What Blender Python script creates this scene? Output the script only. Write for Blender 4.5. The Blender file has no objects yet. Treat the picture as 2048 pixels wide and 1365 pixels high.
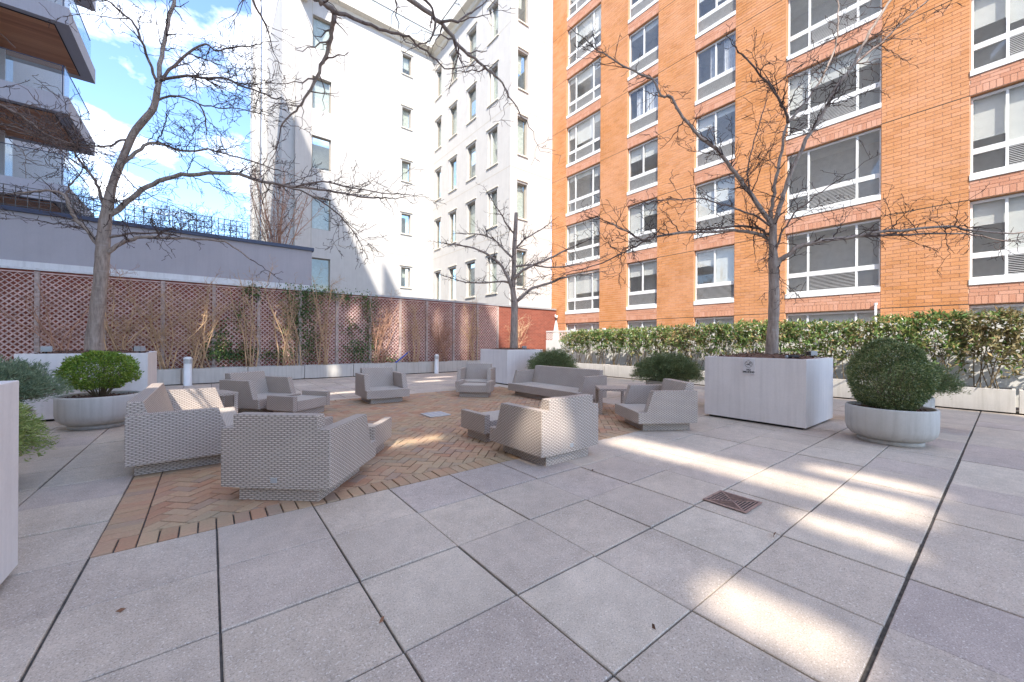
import bpy, bmesh, math, random
import numpy as np
from mathutils import Vector, Matrix
R = math.radians
random.seed(7)
rng = np.random.default_rng(11)
scene = bpy.context.scene
col = scene.collection

# ------------------------------------------------------------------ camera
TILE = .61
F_PX, Y_HOR, HEAD, CAM_H, ROLL = 776.0, 684.6, R(52.08), 1.3084, -.0065
cam_d = bpy.data.cameras.new('camera')
cam_d.sensor_width = 36.0
cam_d.lens = 36.0 * F_PX / 2048
cam_d.shift_y = (Y_HOR - 682.5) / 2048
cam_d.clip_start = .05
cam_d.clip_end = 3000
cam = bpy.data.objects.new('camera', cam_d)
col.objects.link(cam)
scene.camera = cam
fwd = Vector((math.cos(HEAD), math.sin(HEAD), 0))
rgt = Vector((math.sin(HEAD), -math.cos(HEAD), 0))
upv = Vector((0, 0, 1))
_r = rgt * math.cos(-ROLL) + upv * math.sin(-ROLL)
_u = upv * math.cos(-ROLL) - rgt * math.sin(-ROLL)
cam.matrix_world = Matrix(((_r.x, _u.x, -fwd.x, 0), (_r.y, _u.y, -fwd.y, 0), (_r.z, _u.z, -fwd.z, CAM_H), (0, 0, 0, 1)))

# ------------------------------------------------------------------ sky and sun
SUN = Vector((-1.0, -1.5, 1.95)).normalized()
world = bpy.data.worlds.new('World')
scene.world = world
world.use_nodes = True
wn, wl = world.node_tree.nodes, world.node_tree.links
wn.clear()
w_out = wn.new('ShaderNodeOutputWorld')
w_bg = wn.new('ShaderNodeBackground')
w_bg.inputs['Strength'].default_value = .15
sky = wn.new('ShaderNodeTexSky')
sky.sky_type = 'NISHITA'
sky.sun_disc = False
sky.sun_elevation = math.asin(SUN.z)
sky.sun_rotation = math.atan2(SUN.x, SUN.y)
sky.air_density = .9
sky.dust_density = .15
sky.ozone_density = 4.0
tc = wn.new('ShaderNodeTexCoord')
sep = wn.new('ShaderNodeSeparateXYZ')
wl.new(tc.outputs['Generated'], sep.inputs[0])
zc = wn.new('ShaderNodeMath'); zc.operation = 'MAXIMUM'; zc.inputs[1].default_value = 0.0
wl.new(sep.outputs['Z'], zc.inputs[0])
zp = wn.new('ShaderNodeMath'); zp.operation = 'ADD'; zp.inputs[1].default_value = .22
wl.new(zc.outputs[0], zp.inputs[0])
dv = wn.new('ShaderNodeVectorMath'); dv.operation = 'DIVIDE'
cz = wn.new('ShaderNodeCombineXYZ')
for k in range(3):
    wl.new(zp.outputs[0], cz.inputs[k])
wl.new(tc.outputs['Generated'], dv.inputs[0]); wl.new(cz.outputs[0], dv.inputs[1])
nz = wn.new('ShaderNodeTexNoise'); nz.inputs['Scale'].default_value = 3.1; nz.inputs['Detail'].default_value = 7
nz.inputs['Roughness'].default_value = .56
of = wn.new('ShaderNodeVectorMath'); of.operation = 'ADD'; of.inputs[1].default_value = (3.7, 1.3, 0)
wl.new(dv.outputs[0], of.inputs[0]); wl.new(of.outputs[0], nz.inputs['Vector'])
cr = wn.new('ShaderNodeValToRGB')
cr.color_ramp.elements[0].position = .50; cr.color_ramp.elements[0].color = (0, 0, 0, 1)
cr.color_ramp.elements[1].position = .68; cr.color_ramp.elements[1].color = (1, 1, 1, 1)
wl.new(nz.outputs['Fac'], cr.inputs['Fac'])
mx = wn.new('ShaderNodeMix'); mx.data_type = 'RGBA'
wl.new(cr.outputs['Color'], mx.inputs['Factor'])
wl.new(sky.outputs['Color'], mx.inputs['A'])
mx.inputs['B'].default_value = (6.5, 6.4, 6.3, 1)
wl.new(mx.outputs['Result'], w_bg.inputs['Color'])
wl.new(w_bg.outputs[0], w_out.inputs['Surface'])

sun_d = bpy.data.lights.new('sun', 'SUN')
sun_d.energy = 2.3
sun_d.angle = R(.55)
sun_d.color = (1.0, .94, .84)
sun_o = bpy.data.objects.new('sun', sun_d)
sun_o.rotation_euler = SUN.to_track_quat('Z', 'Y').to_euler()
sun_o.location = (-20, -30, 40)
col.objects.link(sun_o)
vs = scene.view_settings
vs.view_transform = 'Standard'; vs.look = 'None'; vs.gamma = 1; vs.use_curve_mapping = False
vs.exposure = 1.85
scene.cycles.max_bounces = 7
scene.cycles.diffuse_bounces = 4
scene.cycles.glossy_bounces = 3
scene.cycles.transparent_max_bounces = 14
scene.cycles.caustics_reflective = False
scene.cycles.caustics_refractive = False
scene.cycles.sample_clamp_indirect = 4.0
scene.cycles.use_denoising = True

# ------------------------------------------------------------------ pixel helpers (2048 x 1365 photograph)
def ray(x, y):
    dx, dy = x - 1024, y - Y_HOR
    a = dx * math.cos(ROLL) + dy * math.sin(ROLL)
    b = -dx * math.sin(ROLL) + dy * math.cos(ROLL)
    return fwd + rgt * (a / F_PX) - upv * (b / F_PX)
CAMP = Vector((0, 0, CAM_H))
def at_depth(x, y, d): return CAMP + ray(x, y) * d
def on_Y(x, y, Y):
    v = ray(x, y); return CAMP + v * (Y / v.y)
def on_X(x, y, X):
    v = ray(x, y); return CAMP + v * (X / v.x)
def depth_of(p): return p[0] * fwd.x + p[1] * fwd.y

# ------------------------------------------------------------------ materials
MATS = {}
class NT:
    def __init__(s, name):
        m = bpy.data.materials.new(name); m.use_nodes = True
        s.m = m; s.n = m.node_tree.nodes; s.l = m.node_tree.links
        s.b = s.n['Principled BSDF']; s.out = s.n['Material Output']
    def node(s, t, **kw):
        q = s.n.new(t)
        for k, v in kw.items():
            if k in q.inputs: q.inputs[k].default_value = v
            else: setattr(q, k, v)
        return q
    def link(s, a, b): s.l.new(a, b)
    def noise(s, scale, detail=4, rough=.55, vec=None, dist=0):
        q = s.node('ShaderNodeTexNoise'); q.inputs['Scale'].default_value = scale
        q.inputs['Detail'].default_value = detail; q.inputs['Roughness'].default_value = rough
        q.inputs['Distortion'].default_value = dist
        s.link(vec if vec is not None else s.obj(), q.inputs['Vector'])
        return q.outputs['Fac']
    def obj(s):
        if not hasattr(s, '_tc'): s._tc = s.node('ShaderNodeTexCoord')
        return s._tc.outputs['Object']
    def world_pos(s):
        if not hasattr(s, '_g'): s._g = s.node('ShaderNodeNewGeometry')
        return s._g.outputs['Position']
    def rnd(s):
        """a value per piece: object random + island random, wrapped"""
        g = s.node('ShaderNodeNewGeometry'); o = s.node('ShaderNodeObjectInfo')
        a = s.math('ADD', g.outputs['Random Per Island'], o.outputs['Random'])
        return s.math('FRACT', a)
    def math(s, op, a, b=None, clamp=False):
        q = s.node('ShaderNodeMath', operation=op); q.use_clamp = clamp
        for i, v in enumerate((a, b)):
            if v is None: continue
            if isinstance(v, (int, float)): q.inputs[i].default_value = v
            else: s.link(v, q.inputs[i])
        return q.outputs[0]
    def ramp(s, fac, stops, interp='LINEAR'):
        q = s.node('ShaderNodeValToRGB'); e = q.color_ramp; e.interpolation = interp
        while len(e.elements) < len(stops): e.elements.new(.5)
        for k, (p, c) in zip(e.elements, stops):
            k.position = p; k.color = (c[0], c[1], c[2], 1) if not isinstance(c, (int, float)) else (c, c, c, 1)
        s.link(fac, q.inputs['Fac']); return q.outputs['Color']
    def mix(s, fac, a, b, mode='MIX'):
        q = s.node('ShaderNodeMix'); q.data_type = 'RGBA'; q.blend_type = mode
        for key, v in (('Factor', fac), ('A', a), ('B', b)):
            i = [k for k in q.inputs if k.name == key and (k.type == 'RGBA' or key == 'Factor')][0]
            if isinstance(v, (int, float)): i.default_value = v
            elif isinstance(v, tuple): i.default_value = (*v, 1)
            else: s.link(v, i)
        return [o for o in q.outputs if o.type == 'RGBA'][0]
    def bump(s, h, strength=.3, dist=.01):
        q = s.node('ShaderNodeBump'); q.inputs['Strength'].default_value = strength
        q.inputs['Distance'].default_value = dist; s.link(h, q.inputs['Height'])
        s.link(q.outputs['Normal'], s.b.inputs['Normal'])
    def color(s, c):
        if isinstance(c, tuple): s.b.inputs['Base Color'].default_value = (*c, 1)
        else: s.link(c, s.b.inputs['Base Color'])
    def set(s, rough=.7, metal=0, spec=.5):
        s.b.inputs['Roughness'].default_value = rough; s.b.inputs['Metallic'].default_value = metal
        s.b.inputs['Specular IOR Level'].default_value = spec
        return s
def reg(nt, key): MATS[key] = nt.m; return nt

def plain(key, c, rough=.6, metal=0, var=.08, scale=6, spec=.5):
    t = NT(key); n = t.noise(scale)
    lo = tuple(x * (1 - var) for x in c); hi = tuple(min(1, x * (1 + var)) for x in c)
    t.color(t.ramp(n, [(.3, lo), (.7, hi)])); t.set(rough, metal, spec); reg(t, key)

def mk_pavement():
    t = NT('paver_concrete'); p = t.world_pos(); r = t.rnd()
    base = t.ramp(r, [(0, (.57, .465, .41)), (.35, (.70, .575, .46)), (.7, (.64, .525, .43)), (1, (.76, .64, .515))])
    big = t.noise(1.1, 5, .6, p)
    c = t.mix(.55, base, t.ramp(big, [(.3, .55), (.7, 1.0)]), 'MULTIPLY')
    mid = t.noise(9, 4, .6, p)
    c = t.mix(.35, c, t.ramp(mid, [(.35, .62), (.65, 1.0)]), 'MULTIPLY')
    sp = t.noise(140, 3, .75, p)
    c = t.mix(.9, c, t.ramp(sp, [(.28, .34), (.42, .80), (.52, 1.0), (.68, 1.0)]), 'MULTIPLY')
    sp2 = t.noise(95, 2, .6, p)
    c = t.mix(t.math('MULTIPLY', t.ramp(sp2, [(.60, 0.0), (.68, 1.0)]), .55), c, (.86, .80, .72))
    t.color(c); t.set(.82, 0, .35); t.bump(t.math('ADD', sp, t.math('MULTIPLY', mid, .6)), .5, .005); reg(t, 'paver')
mk_pavement()

def mk_claybrick():
    t = NT('clay_paver'); p = t.world_pos(); r = t.rnd()
    base = t.ramp(r, [(0, (.46, .235, .145)), (.22, (.54, .32, .20)), (.45, (.49, .31, .205)), (.62, (.57, .36, .225)), (.8, (.41, .285, .215)), (1, (.53, .285, .175))])
    n = t.noise(1.3, 4, .6, p)
    c = t.mix(t.ramp(n, [(.42, 0.0), (.66, .55)]), base, (.42, .35, .21))
    f = t.noise(60, 4, .65, p)
    c = t.mix(.5, c, t.ramp(f, [(.3, .6), (.7, 1.0)]), 'MULTIPLY')
    t.color(c); t.set(.85, 0, .3); t.bump(f, .3, .004); reg(t, 'clay')
mk_claybrick()

def mk_facebrick():
    t = NT('facade_brick'); p = t.world_pos(); r = t.rnd()
    base = t.ramp(r, [(0, (.56, .235, .085)), (.35, (.62, .275, .105)), (.7, (.66, .30, .125)), (1, (.64, .305, .15))])
    n = t.noise(.45, 5, .65, p)
    c = t.mix(t.ramp(n, [(.40, 0.0), (.72, .55)]), base, (.68, .36, .22))
    nd = t.noise(.9, 5, .7, p)
    c = t.mix(.6, c, t.ramp(nd, [(.25, .72), (.55, 1.0)]), 'MULTIPLY')
    f = t.noise(45, 3, .6, p)
    c = t.mix(.3, c, t.ramp(f, [(.3, .7), (.7, 1.0)]), 'MULTIPLY')
    t.color(c); t.set(.8, 0, .3); t.bump(f, .2, .003); reg(t, 'facebrick')
    t = NT('facade_soldier'); p = t.world_pos(); r = t.rnd()
    base = t.ramp(r, [(0, (.55, .26, .165)), (.5, (.61, .31, .20)), (1, (.65, .35, .245))])
    f = t.noise(45, 3, .6, p)
    c = t.mix(.3, base, t.ramp(f, [(.3, .7), (.7, 1.0)]), 'MULTIPLY')
    t.color(c); t.set(.8, 0, .3); reg(t, 'soldier')
mk_facebrick()

def mk_wallbrick():
    t = NT('red_wall_brick'); g = t.node('ShaderNodeMapping'); t.link(t.world_pos(), g.inputs['Vector'])
    g.inputs['Rotation'].default_value = (R(-90), 0, 0)
    b = t.node('ShaderNodeTexBrick'); t.link(g.outputs[0], b.inputs['Vector'])
    b.inputs['Scale'].default_value = 1; b.inputs['Brick Width'].default_value = .21; b.inputs['Row Height'].default_value = .072
    b.inputs['Mortar Size'].default_value = .006; b.inputs['Mortar Smooth'].default_value = .2
    b.inputs['Color1'].default_value = (.33, .095, .06, 1); b.inputs['Color2'].default_value = (.26, .075, .05, 1)
    b.inputs['Mortar'].default_value = (.34, .17, .125, 1)
    n = t.noise(2.5, 4, .6, t.world_pos())
    c = t.mix(.5, b.outputs['Color'], t.ramp(n, [(.3, .65), (.7, 1.0)]), 'MULTIPLY')
    t.color(c); t.set(.85, 0, .3); t.bump(t.math('MULTIPLY', b.outputs['Fac'], -1.0), .5, .005); reg(t, 'redwall')
mk_wallbrick()

def mk_wicker():
    for key, light, dark, rough in (('wicker', (.68, .57, .49), (.12, .09, .075), .55), ('seatweave', (.68, .60, .52), (.33, .28, .24), .7)):
        t = NT(key + '_weave'); uv = t.node('ShaderNodeUVMap'); sp = t.node('ShaderNodeSeparateXYZ'); t.link(uv.outputs[0], sp.inputs[0])
        v = t.math('DIVIDE', sp.outputs['Y'], .0165); row = t.math('FLOOR', v)
        u = t.math('ADD', t.math('DIVIDE', sp.outputs['X'], .052), t.math('MULTIPLY', row, .5))
        cx = t.math('SINE', t.math('MULTIPLY', t.math('FRACT', u), math.pi)); cy = t.math('SINE', t.math('MULTIPLY', t.math('FRACT', v), math.pi))
        hgt = t.math('MULTIPLY', t.math('POWER', cx, .42), t.math('POWER', cy, .55))
        n = t.noise(2.6, 4, .6); n2 = t.noise(70, 2, .5)
        k = t.mix(hgt, dark, light)  # strand highlights and shade in the gaps are put into the colour
        k = t.mix(.45, k, t.ramp(n, [(.3, .74), (.7, 1.0)]), 'MULTIPLY'); k = t.mix(.3, k, t.ramp(n2, [(.3, .75), (.7, 1.0)]), 'MULTIPLY')
        t.color(k); t.set(rough, 0, .4); t.bump(hgt, .8, .006); reg(t, key)
mk_wicker()

def mk_stain(key, c, dark, streak=.35, rough=.7, drip=.5):
    """painted or cast surface with soft blotches and vertical rain streaks"""
    t = NT(key); m = t.node('ShaderNodeMapping'); t.link(t.world_pos(), m.inputs['Vector']); m.inputs['Scale'].default_value = (14, 14, .7)
    s = t.noise(1, 4, .6, m.outputs[0]); n = t.noise(2.2, 5, .6, t.world_pos()); f = t.noise(40, 3, .6, t.world_pos())
    k = t.mix(t.math('MULTIPLY', t.ramp(s, [(.45, 0.0), (.75, 1.0)]), streak), c, dark)
    k = t.mix(drip, k, t.ramp(n, [(.3, .78), (.65, 1.0)]), 'MULTIPLY')
    k = t.mix(.25, k, t.ramp(f, [(.3, .8), (.7, 1.0)]), 'MULTIPLY')
    t.color(k); t.set(rough, 0, .35); t.bump(f, .12, .003); reg(t, key)
mk_stain('planter_white', (.80, .745, .72), (.60, .55, .53), .4, .6, .35)
mk_stain('concrete', (.58, .545, .50), (.36, .33, .28), .5, .8, .5)
mk_stain('stucco', (.60, .575, .55), (.47, .44, .41), .3, .8, .3)
mk_stain('greystucco', (.43, .405, .425), (.36, .34, .355), .3, .85, .3)
mk_stain('fence_white', (.76, .74, .70), (.6, .58, .54), .3, .5, .2)
mk_stain('slabgrey', (.43, .41, .45), (.34, .32, .34), .35, .8, .3)
mk_stain('tower', (.78, .74, .68), (.65, .6, .55), .3, .85, .2)  # for the added shading wall, kept pale to lift the shade
mk_stain('coping_white', (.74, .73, .72), (.48, .46, .45), .45, .6, .4)

plain('bluepanel', (.20, .27, .42), .15, spec=.8)
plain('joint', (.045, .042, .04), .95)
plain('mortar', (.78, .60, .46), .9)
plain('bedding', (.05, .045, .04), .95, var=.4, scale=20)
plain('jointsand', (.085, .075, .065), .95, var=.5, scale=25)
plain('asphalt', (.06, .06, .06), .9)
plain('whitemetal', (.80, .80, .79), .4, var=.03)
plain('greymetal', (.42, .42, .43), .45, .3)
plain('darkslot', (.03, .03, .03), .8)
plain('louver', (.55, .54, .53), .5, .2)
plain('taupe', (.36, .31, .25), .5)
plain('scoreline', (.50, .45, .38), .8)
plain('trimcream', (.68, .63, .54), .7)
plain('navy', (.035, .045, .09), .45)
plain('railmetal', (.13, .13, .13), .5, .4)
plain('lattice_wood', (.60, .41, .36), .8, var=.25, scale=9)
plain('post_wood', (.46, .36, .32), .85, var=.3, scale=12)
plain('soil', (.055, .035, .026), .95, var=.6, scale=45)
plain('mulch', (.14, .075, .05), .95, var=.7, scale=38)
plain('iron', (.33, .215, .175), .75, .2, var=.3, scale=30)
plain('bollard_white', (.78, .78, .77), .4, var=.04)
plain('blueplastic', (.02, .11, .55), .35)
plain('room', (.70, .69, .67), .9)
plain('shade', (.84, .82, .74), .8, var=.05)
plain('drape', (.72, .71, .70), .85, var=.15, scale=8)
plain('signplate', (.66, .63, .63), .45, var=.03)
plain('black', (.012, .012, .012), .6)
plain('leaflitter', (.16, .07, .035), .8, var=.5)
plain('canvas', (.62, .60, .55), .9)
plain('lens', (.30, .32, .34), .2)
plain('floorwood', (.20, .19, .20), .7)

def mk_bark(key, a, b_, sc=1.0):
    t = NT(key); m = t.node('ShaderNodeMapping'); t.link(t.obj(), m.inputs['Vector']); m.inputs['Scale'].default_value = (26 * sc, 26 * sc, 5 * sc)
    n = t.noise(1, 5, .65, m.outputs[0]); n2 = t.noise(3, 4, .6)
    m2 = t.node('ShaderNodeMapping'); t.link(t.obj(), m2.inputs['Vector']); m2.inputs['Scale'].default_value = (5, 5, 60)
    n3 = t.noise(1, 2, .5, m2.outputs[0])
    c = t.ramp(n, [(.3, a), (.7, b_)]); c = t.mix(.5, c, t.ramp(n2, [(.3, .6), (.7, 1.0)]), 'MULTIPLY')
    c = t.mix(t.ramp(n3, [(.6, 0.0), (.72, .3)]), c, (.5, .46, .43))
    t.color(c); t.set(.85, 0, .3); t.bump(n, .6, .012); reg(t, key)
mk_bark('bark', (.22, .165, .135), (.48, .385, .325))
mk_bark('bark_dark', (.13, .09, .075), (.29, .215, .18))
plain('twig', (.075, .048, .04), .85, var=.3, scale=3)
plain('twig_pale', (.17, .12, .105), .85, var=.3, scale=3)
plain('straw', (.52, .34, .20), .85, var=.35, scale=4)
plain('straw_red', (.42, .235, .155), .85, var=.3, scale=4)
plain('stem', (.16, .12, .07), .85, var=.3, scale=9)

def mk_leaf(key, stops, rough=.42, trans=.25):
    t = NT(key); r = t.rnd(); c = t.ramp(r, stops); t.color(c); t.set(rough, 0, .45)
    tr = t.node('ShaderNodeBsdfTranslucent'); t.link(c, tr.inputs['Color'])
    mxs = t.node('ShaderNodeMixShader'); mxs.inputs[0].default_value = trans
    t.link(t.b.outputs[0], mxs.inputs[1]); t.link(tr.outputs[0], mxs.inputs[2]); t.link(mxs.outputs[0], t.out.inputs['Surface'])
    reg(t, key)
mk_leaf('laurel', [(0, (0.068, 0.144, 0.039)), (.4, (0.126, 0.222, 0.058)), (.75, (0.231, 0.299, 0.087)), (.93, (0.386, 0.347, 0.137)), (1, (0.580, 0.386, 0.194))], .3)
mk_leaf('laurel_dry', [(0, (0.151, 0.143, 0.059)), (.4, (0.269, 0.218, 0.101)), (.75, (0.370, 0.277, 0.143)), (1, (0.168, 0.202, 0.059))], .4)
mk_leaf('boxwood', [(0, (.08, .12, .045)), (.45, (.16, .22, .08)), (.8, (.28, .32, .13)), (1, (.50, .48, .26))], .35)
mk_leaf('boxwood_bright', [(0, (0.096, 0.176, 0.021)), (.5, (0.194, 0.299, 0.039)), (1, (0.351, 0.421, 0.079))], .35)
mk_leaf('juniper', [(0, (.09, .125, .05)), (.5, (.165, .215, .09)), (1, (.28, .32, .15))], .6)
mk_leaf('juniper_blue', [(0, (.12, .17, .10)), (.5, (.21, .28, .17)), (1, (.34, .40, .25))], .6)
mk_leaf('juniper_olive', [(0, (0.168, 0.216, 0.060)), (.5, (0.288, 0.360, 0.096)), (1, (0.432, 0.456, 0.156))], .6)
mk_leaf('ivy', [(0, (0.050, 0.100, 0.036)), (.5, (0.090, 0.170, 0.056)), (.85, (0.180, 0.280, 0.080)), (1, (0.360, 0.320, 0.140))], .4)

def mk_glass(key, tint, ior=1.6, dirt=.06):
    t = NT(key); t.n.remove(t.b)
    tr = t.node('ShaderNodeBsdfTransparent'); tr.inputs['Color'].default_value = (*tint, 1)
    gl = t.node('ShaderNodeBsdfGlossy'); gl.inputs['Roughness'].default_value = .02
    df = t.node('ShaderNodeBsdfDiffuse'); df.inputs['Color'].default_value = (.6, .6, .6, 1)
    fr = t.node('ShaderNodeFresnel'); ge = t.node('ShaderNodeNewGeometry')
    ex = t.math('SUBTRACT', 1.0, t.math('MULTIPLY', ge.outputs['Backfacing'], 2.0)); t.link(t.math('POWER', ior, ex), fr.inputs['IOR'])
    a = t.node('ShaderNodeMixShader'); t.link(fr.outputs[0], a.inputs[0]); t.link(tr.outputs[0], a.inputs[1]); t.link(gl.outputs[0], a.inputs[2])
    b = t.node('ShaderNodeMixShader'); b.inputs[0].default_value = dirt; t.link(a.outputs[0], b.inputs[1]); t.link(df.outputs[0], b.inputs[2])
    t.link(b.outputs[0], t.out.inputs['Surface']); reg(t, key)
mk_glass('glass', (.95, .96, .97), 1.6, .04)
mk_glass('glass_green', (.92, .95, .92), 1.6, .05)
mk_glass('railglass', (.90, .94, .96), 1.5, .05)

def mk_wood():
    t = NT('soffit_wood'); r = t.rnd(); m = t.node('ShaderNodeMapping'); t.link(t.world_pos(), m.inputs['Vector']); m.inputs['Scale'].default_value = (1.2, 30, 30)
    n = t.noise(1, 4, .6, m.outputs[0])
    c = t.ramp(r, [(0, (.42, .165, .075)), (.5, (.56, .24, .115)), (1, (.66, .31, .155))])
    c = t.mix(.5, c, t.ramp(n, [(.3, .6), (.7, 1.0)]), 'MULTIPLY'); t.color(c); t.set(.55, 0, .4); reg(t, 'wood')
mk_wood()

# ------------------------------------------------------------------ mesh builder
class MB:
    def __init__(s): s.v = []; s.f = []
    def box(s, x0, x1, y0, y1, z0, z1, skip=''):
        k = len(s.v)
        s.v += [(x0, y0, z0), (x1, y0, z0), (x1, y1, z0), (x0, y1, z0), (x0, y0, z1), (x1, y0, z1), (x1, y1, z1), (x0, y1, z1)]
        F = {'b': (0, 3, 2, 1), 't': (4, 5, 6, 7), 's': (0, 1, 5, 4), 'e': (1, 2, 6, 5), 'n': (2, 3, 7, 6), 'w': (3, 0, 4, 7)}
        s.f += [tuple(k + i for i in q) for n, q in F.items() if n not in skip]
        return s
    def quad(s, a, b, c, d):
        k = len(s.v); s.v += [tuple(a), tuple(b), tuple(c), tuple(d)]; s.f.append((k, k + 1, k + 2, k + 3)); return s
    def prism(s, poly, axis, a0, a1):
        """poly of (p,q) in the other two axes (ordered x<y<z), extruded along axis from a0 to a1"""
        k = len(s.v); n = len(poly)
        def P(p, q, a): return {0: (a, p, q), 1: (p, a, q), 2: (p, q, a)}[axis]
        s.v += [P(p, q, a0) for p, q in poly] + [P(p, q, a1) for p, q in poly]
        s.f.append(tuple(k + i for i in range(n))); s.f.append(tuple(k + n + i for i in reversed(range(n))))
        for i in range(n):
            j = (i + 1) % n; s.f.append((k + i, k + n + i, k + n + j, k + j))
        return s
    def tube(s, pts, rad, sides=6, cap=True):
        pts = [Vector(p) for p in pts]; k = len(s.v); n = len(pts)
        ref = None
        for i, p in enumerate(pts):
            d = (pts[min(i + 1, n - 1)] - pts[max(i - 1, 0)])
            if d.length < 1e-9: d = Vector((0, 0, 1))
            d.normalize()
            if ref is None:
                ref = d.orthogonal().normalized()
            ref = (ref - d * ref.dot(d))
            if ref.length < 1e-6: ref = d.orthogonal()
            ref.normalize(); bi = d.cross(ref)
            r = rad[i] if not isinstance(rad, (int, float)) else rad
            for j in range(sides):
                a = 2 * math.pi * j / sides
                s.v.append(tuple(p + ref * (r * math.cos(a)) + bi * (r * math.sin(a))))
        for i in range(n - 1):
            for j in range(sides):
                j2 = (j + 1) % sides
                s.f.append((k + i * sides + j, k + i * sides + j2, k + (i + 1) * sides + j2, k + (i + 1) * sides + j))
        if cap:
            s.f.append(tuple(k + j for j in reversed(range(sides)))); s.f.append(tuple(k + (n - 1) * sides + j for j in range(sides)))
        return s
    def lathe(s, prof, c=(0, 0), n=40):
        k = len(s.v)
        for r, z in prof:
            for j in range(n):
                a = 2 * math.pi * j / n; s.v.append((c[0] + r * math.cos(a), c[1] + r * math.sin(a), z))
        for i in range(len(prof) - 1):
            for j in range(n):
                j2 = (j + 1) % n; s.f.append((k + i * n + j, k + i * n + j2, k + (i + 1) * n + j2, k + (i + 1) * n + j))
        return s
    def mesh(s, name, mat, smooth=False, bevel=0, uv=False, skip=None):
        me = bpy.data.meshes.new(name)
        me.from_pydata(s.v, [], s.f)
        if bevel:
            bm = bmesh.new(); bm.from_mesh(me)
            bmesh.ops.remove_doubles(bm, verts=bm.verts, dist=1e-5)
            bmesh.ops.recalc_face_normals(bm, faces=bm.faces)
            es = [e for e in bm.edges if len(e.link_faces) == 2 and e.calc_face_angle(0) > .35 and not (skip and skip(e.verts[0].co, e.verts[1].co))]
            bmesh.ops.bevel(bm, geom=es, offset=bevel, segments=2, profile=.6, affect='EDGES')
            bm.to_mesh(me); bm.free()
        me.materials.append(MATS[mat])
        if uv:
            ul = me.uv_layers.new(name='UVMap')
            for p in me.polygons:
                n = p.normal; ax = max(range(3), key=lambda i: abs(n[i]))
                for li in p.loop_indices:
                    c = me.vertices[me.loops[li].vertex_index].co
                    ul.data[li].uv = ((c.y, c.z), (c.x, c.z), (c.x, c.y))[ax]
        if smooth:
            me.polygons.foreach_set('use_smooth', [True] * len(me.polygons))
        return me
    def build(s, name, mat, parent=None, smooth=False, bevel=0, uv=False, kind=None):
        return link(name, s.mesh(name, mat, smooth, bevel, uv), parent, kind)

def link(name, me, parent=None, kind=None):
    o = bpy.data.objects.new(name, me); col.objects.link(o)
    if parent is not None: attach(o, parent)
    if kind: o['kind'] = kind
    return o
def wmat(p):
    if p.parent is None: return p.matrix_basis.copy()
    return wmat(p.parent) @ p.matrix_parent_inverse @ p.matrix_basis
def attach(o, parent):
    """o was modelled in world coordinates: keep it where it is"""
    o.parent = parent
    o.matrix_parent_inverse = wmat(parent).inverted()
def attach_local(o, parent): o.parent = parent
def tag(o, label, cat, group=None, kind=None):
    o['label'] = label; o['category'] = cat
    if group: o['group'] = group
    if kind: o['kind'] = kind
    return o
def thing(name, label, cat, loc=(0, 0, 0), rz=0, group=None):
    o = bpy.data.objects.new(name, None); o.empty_display_size = .2; col.objects.link(o)
    o.location = loc; o.rotation_euler = (0, 0, rz)
    o.matrix_basis = Matrix.Translation(loc) @ Matrix.Rotation(rz, 4, 'Z')
    return tag(o, label, cat, group)
def struct(o): o['kind'] = 'structure'; return o

def np_mesh(name, verts, quads, mat, smooth=False):
    me = bpy.data.meshes.new(name)
    nv, nf = len(verts), len(quads); w = quads.shape[1]
    me.vertices.add(nv); me.vertices.foreach_set('co', np.ascontiguousarray(verts, dtype=np.float32).ravel())
    me.loops.add(nf * w); me.loops.foreach_set('vertex_index', np.ascontiguousarray(quads, dtype=np.int32).ravel())
    me.polygons.add(nf); me.polygons.foreach_set('loop_start', np.arange(0, nf * w, w, dtype=np.int32))
    me.update(calc_edges=True); me.validate()
    me.materials.append(MATS[mat])
    if smooth: me.polygons.foreach_set('use_smooth', [True] * nf)
    return me
def unit(a): return a / np.maximum(np.linalg.norm(a, axis=1, keepdims=True), 1e-9)
def leaves(name, pos, dirs, length, width, mat, parent, fold=.25, kind=None):
    """folded leaf blades: 6 verts, 2 quads each (pointed ends)"""
    n = len(pos); d = unit(dirs); rnd = unit(rng.normal(size=(n, 3))); sd = unit(np.cross(d, rnd)); nr = np.cross(sd, d)
    L = np.broadcast_to(np.asarray(length, float), (n,))[:, None]; Wd = np.broadcast_to(np.asarray(width, float), (n,))[:, None]
    b = pos; tip = pos + d * L; mid = pos + d * L * .48
    lft = mid + sd * Wd * .5 + nr * Wd * fold; rt = mid - sd * Wd * .5 + nr * Wd * fold
    V = np.stack([b, lft, tip, rt], 1).reshape(-1, 3)
    i = np.arange(n)[:, None] * 4
    T = np.concatenate([i + np.array([[0, 1, 2]]), i + np.array([[0, 2, 3]])], 1).reshape(-1, 3)
    return link(name, np_mesh(name, V, T, mat), parent, kind)

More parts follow.
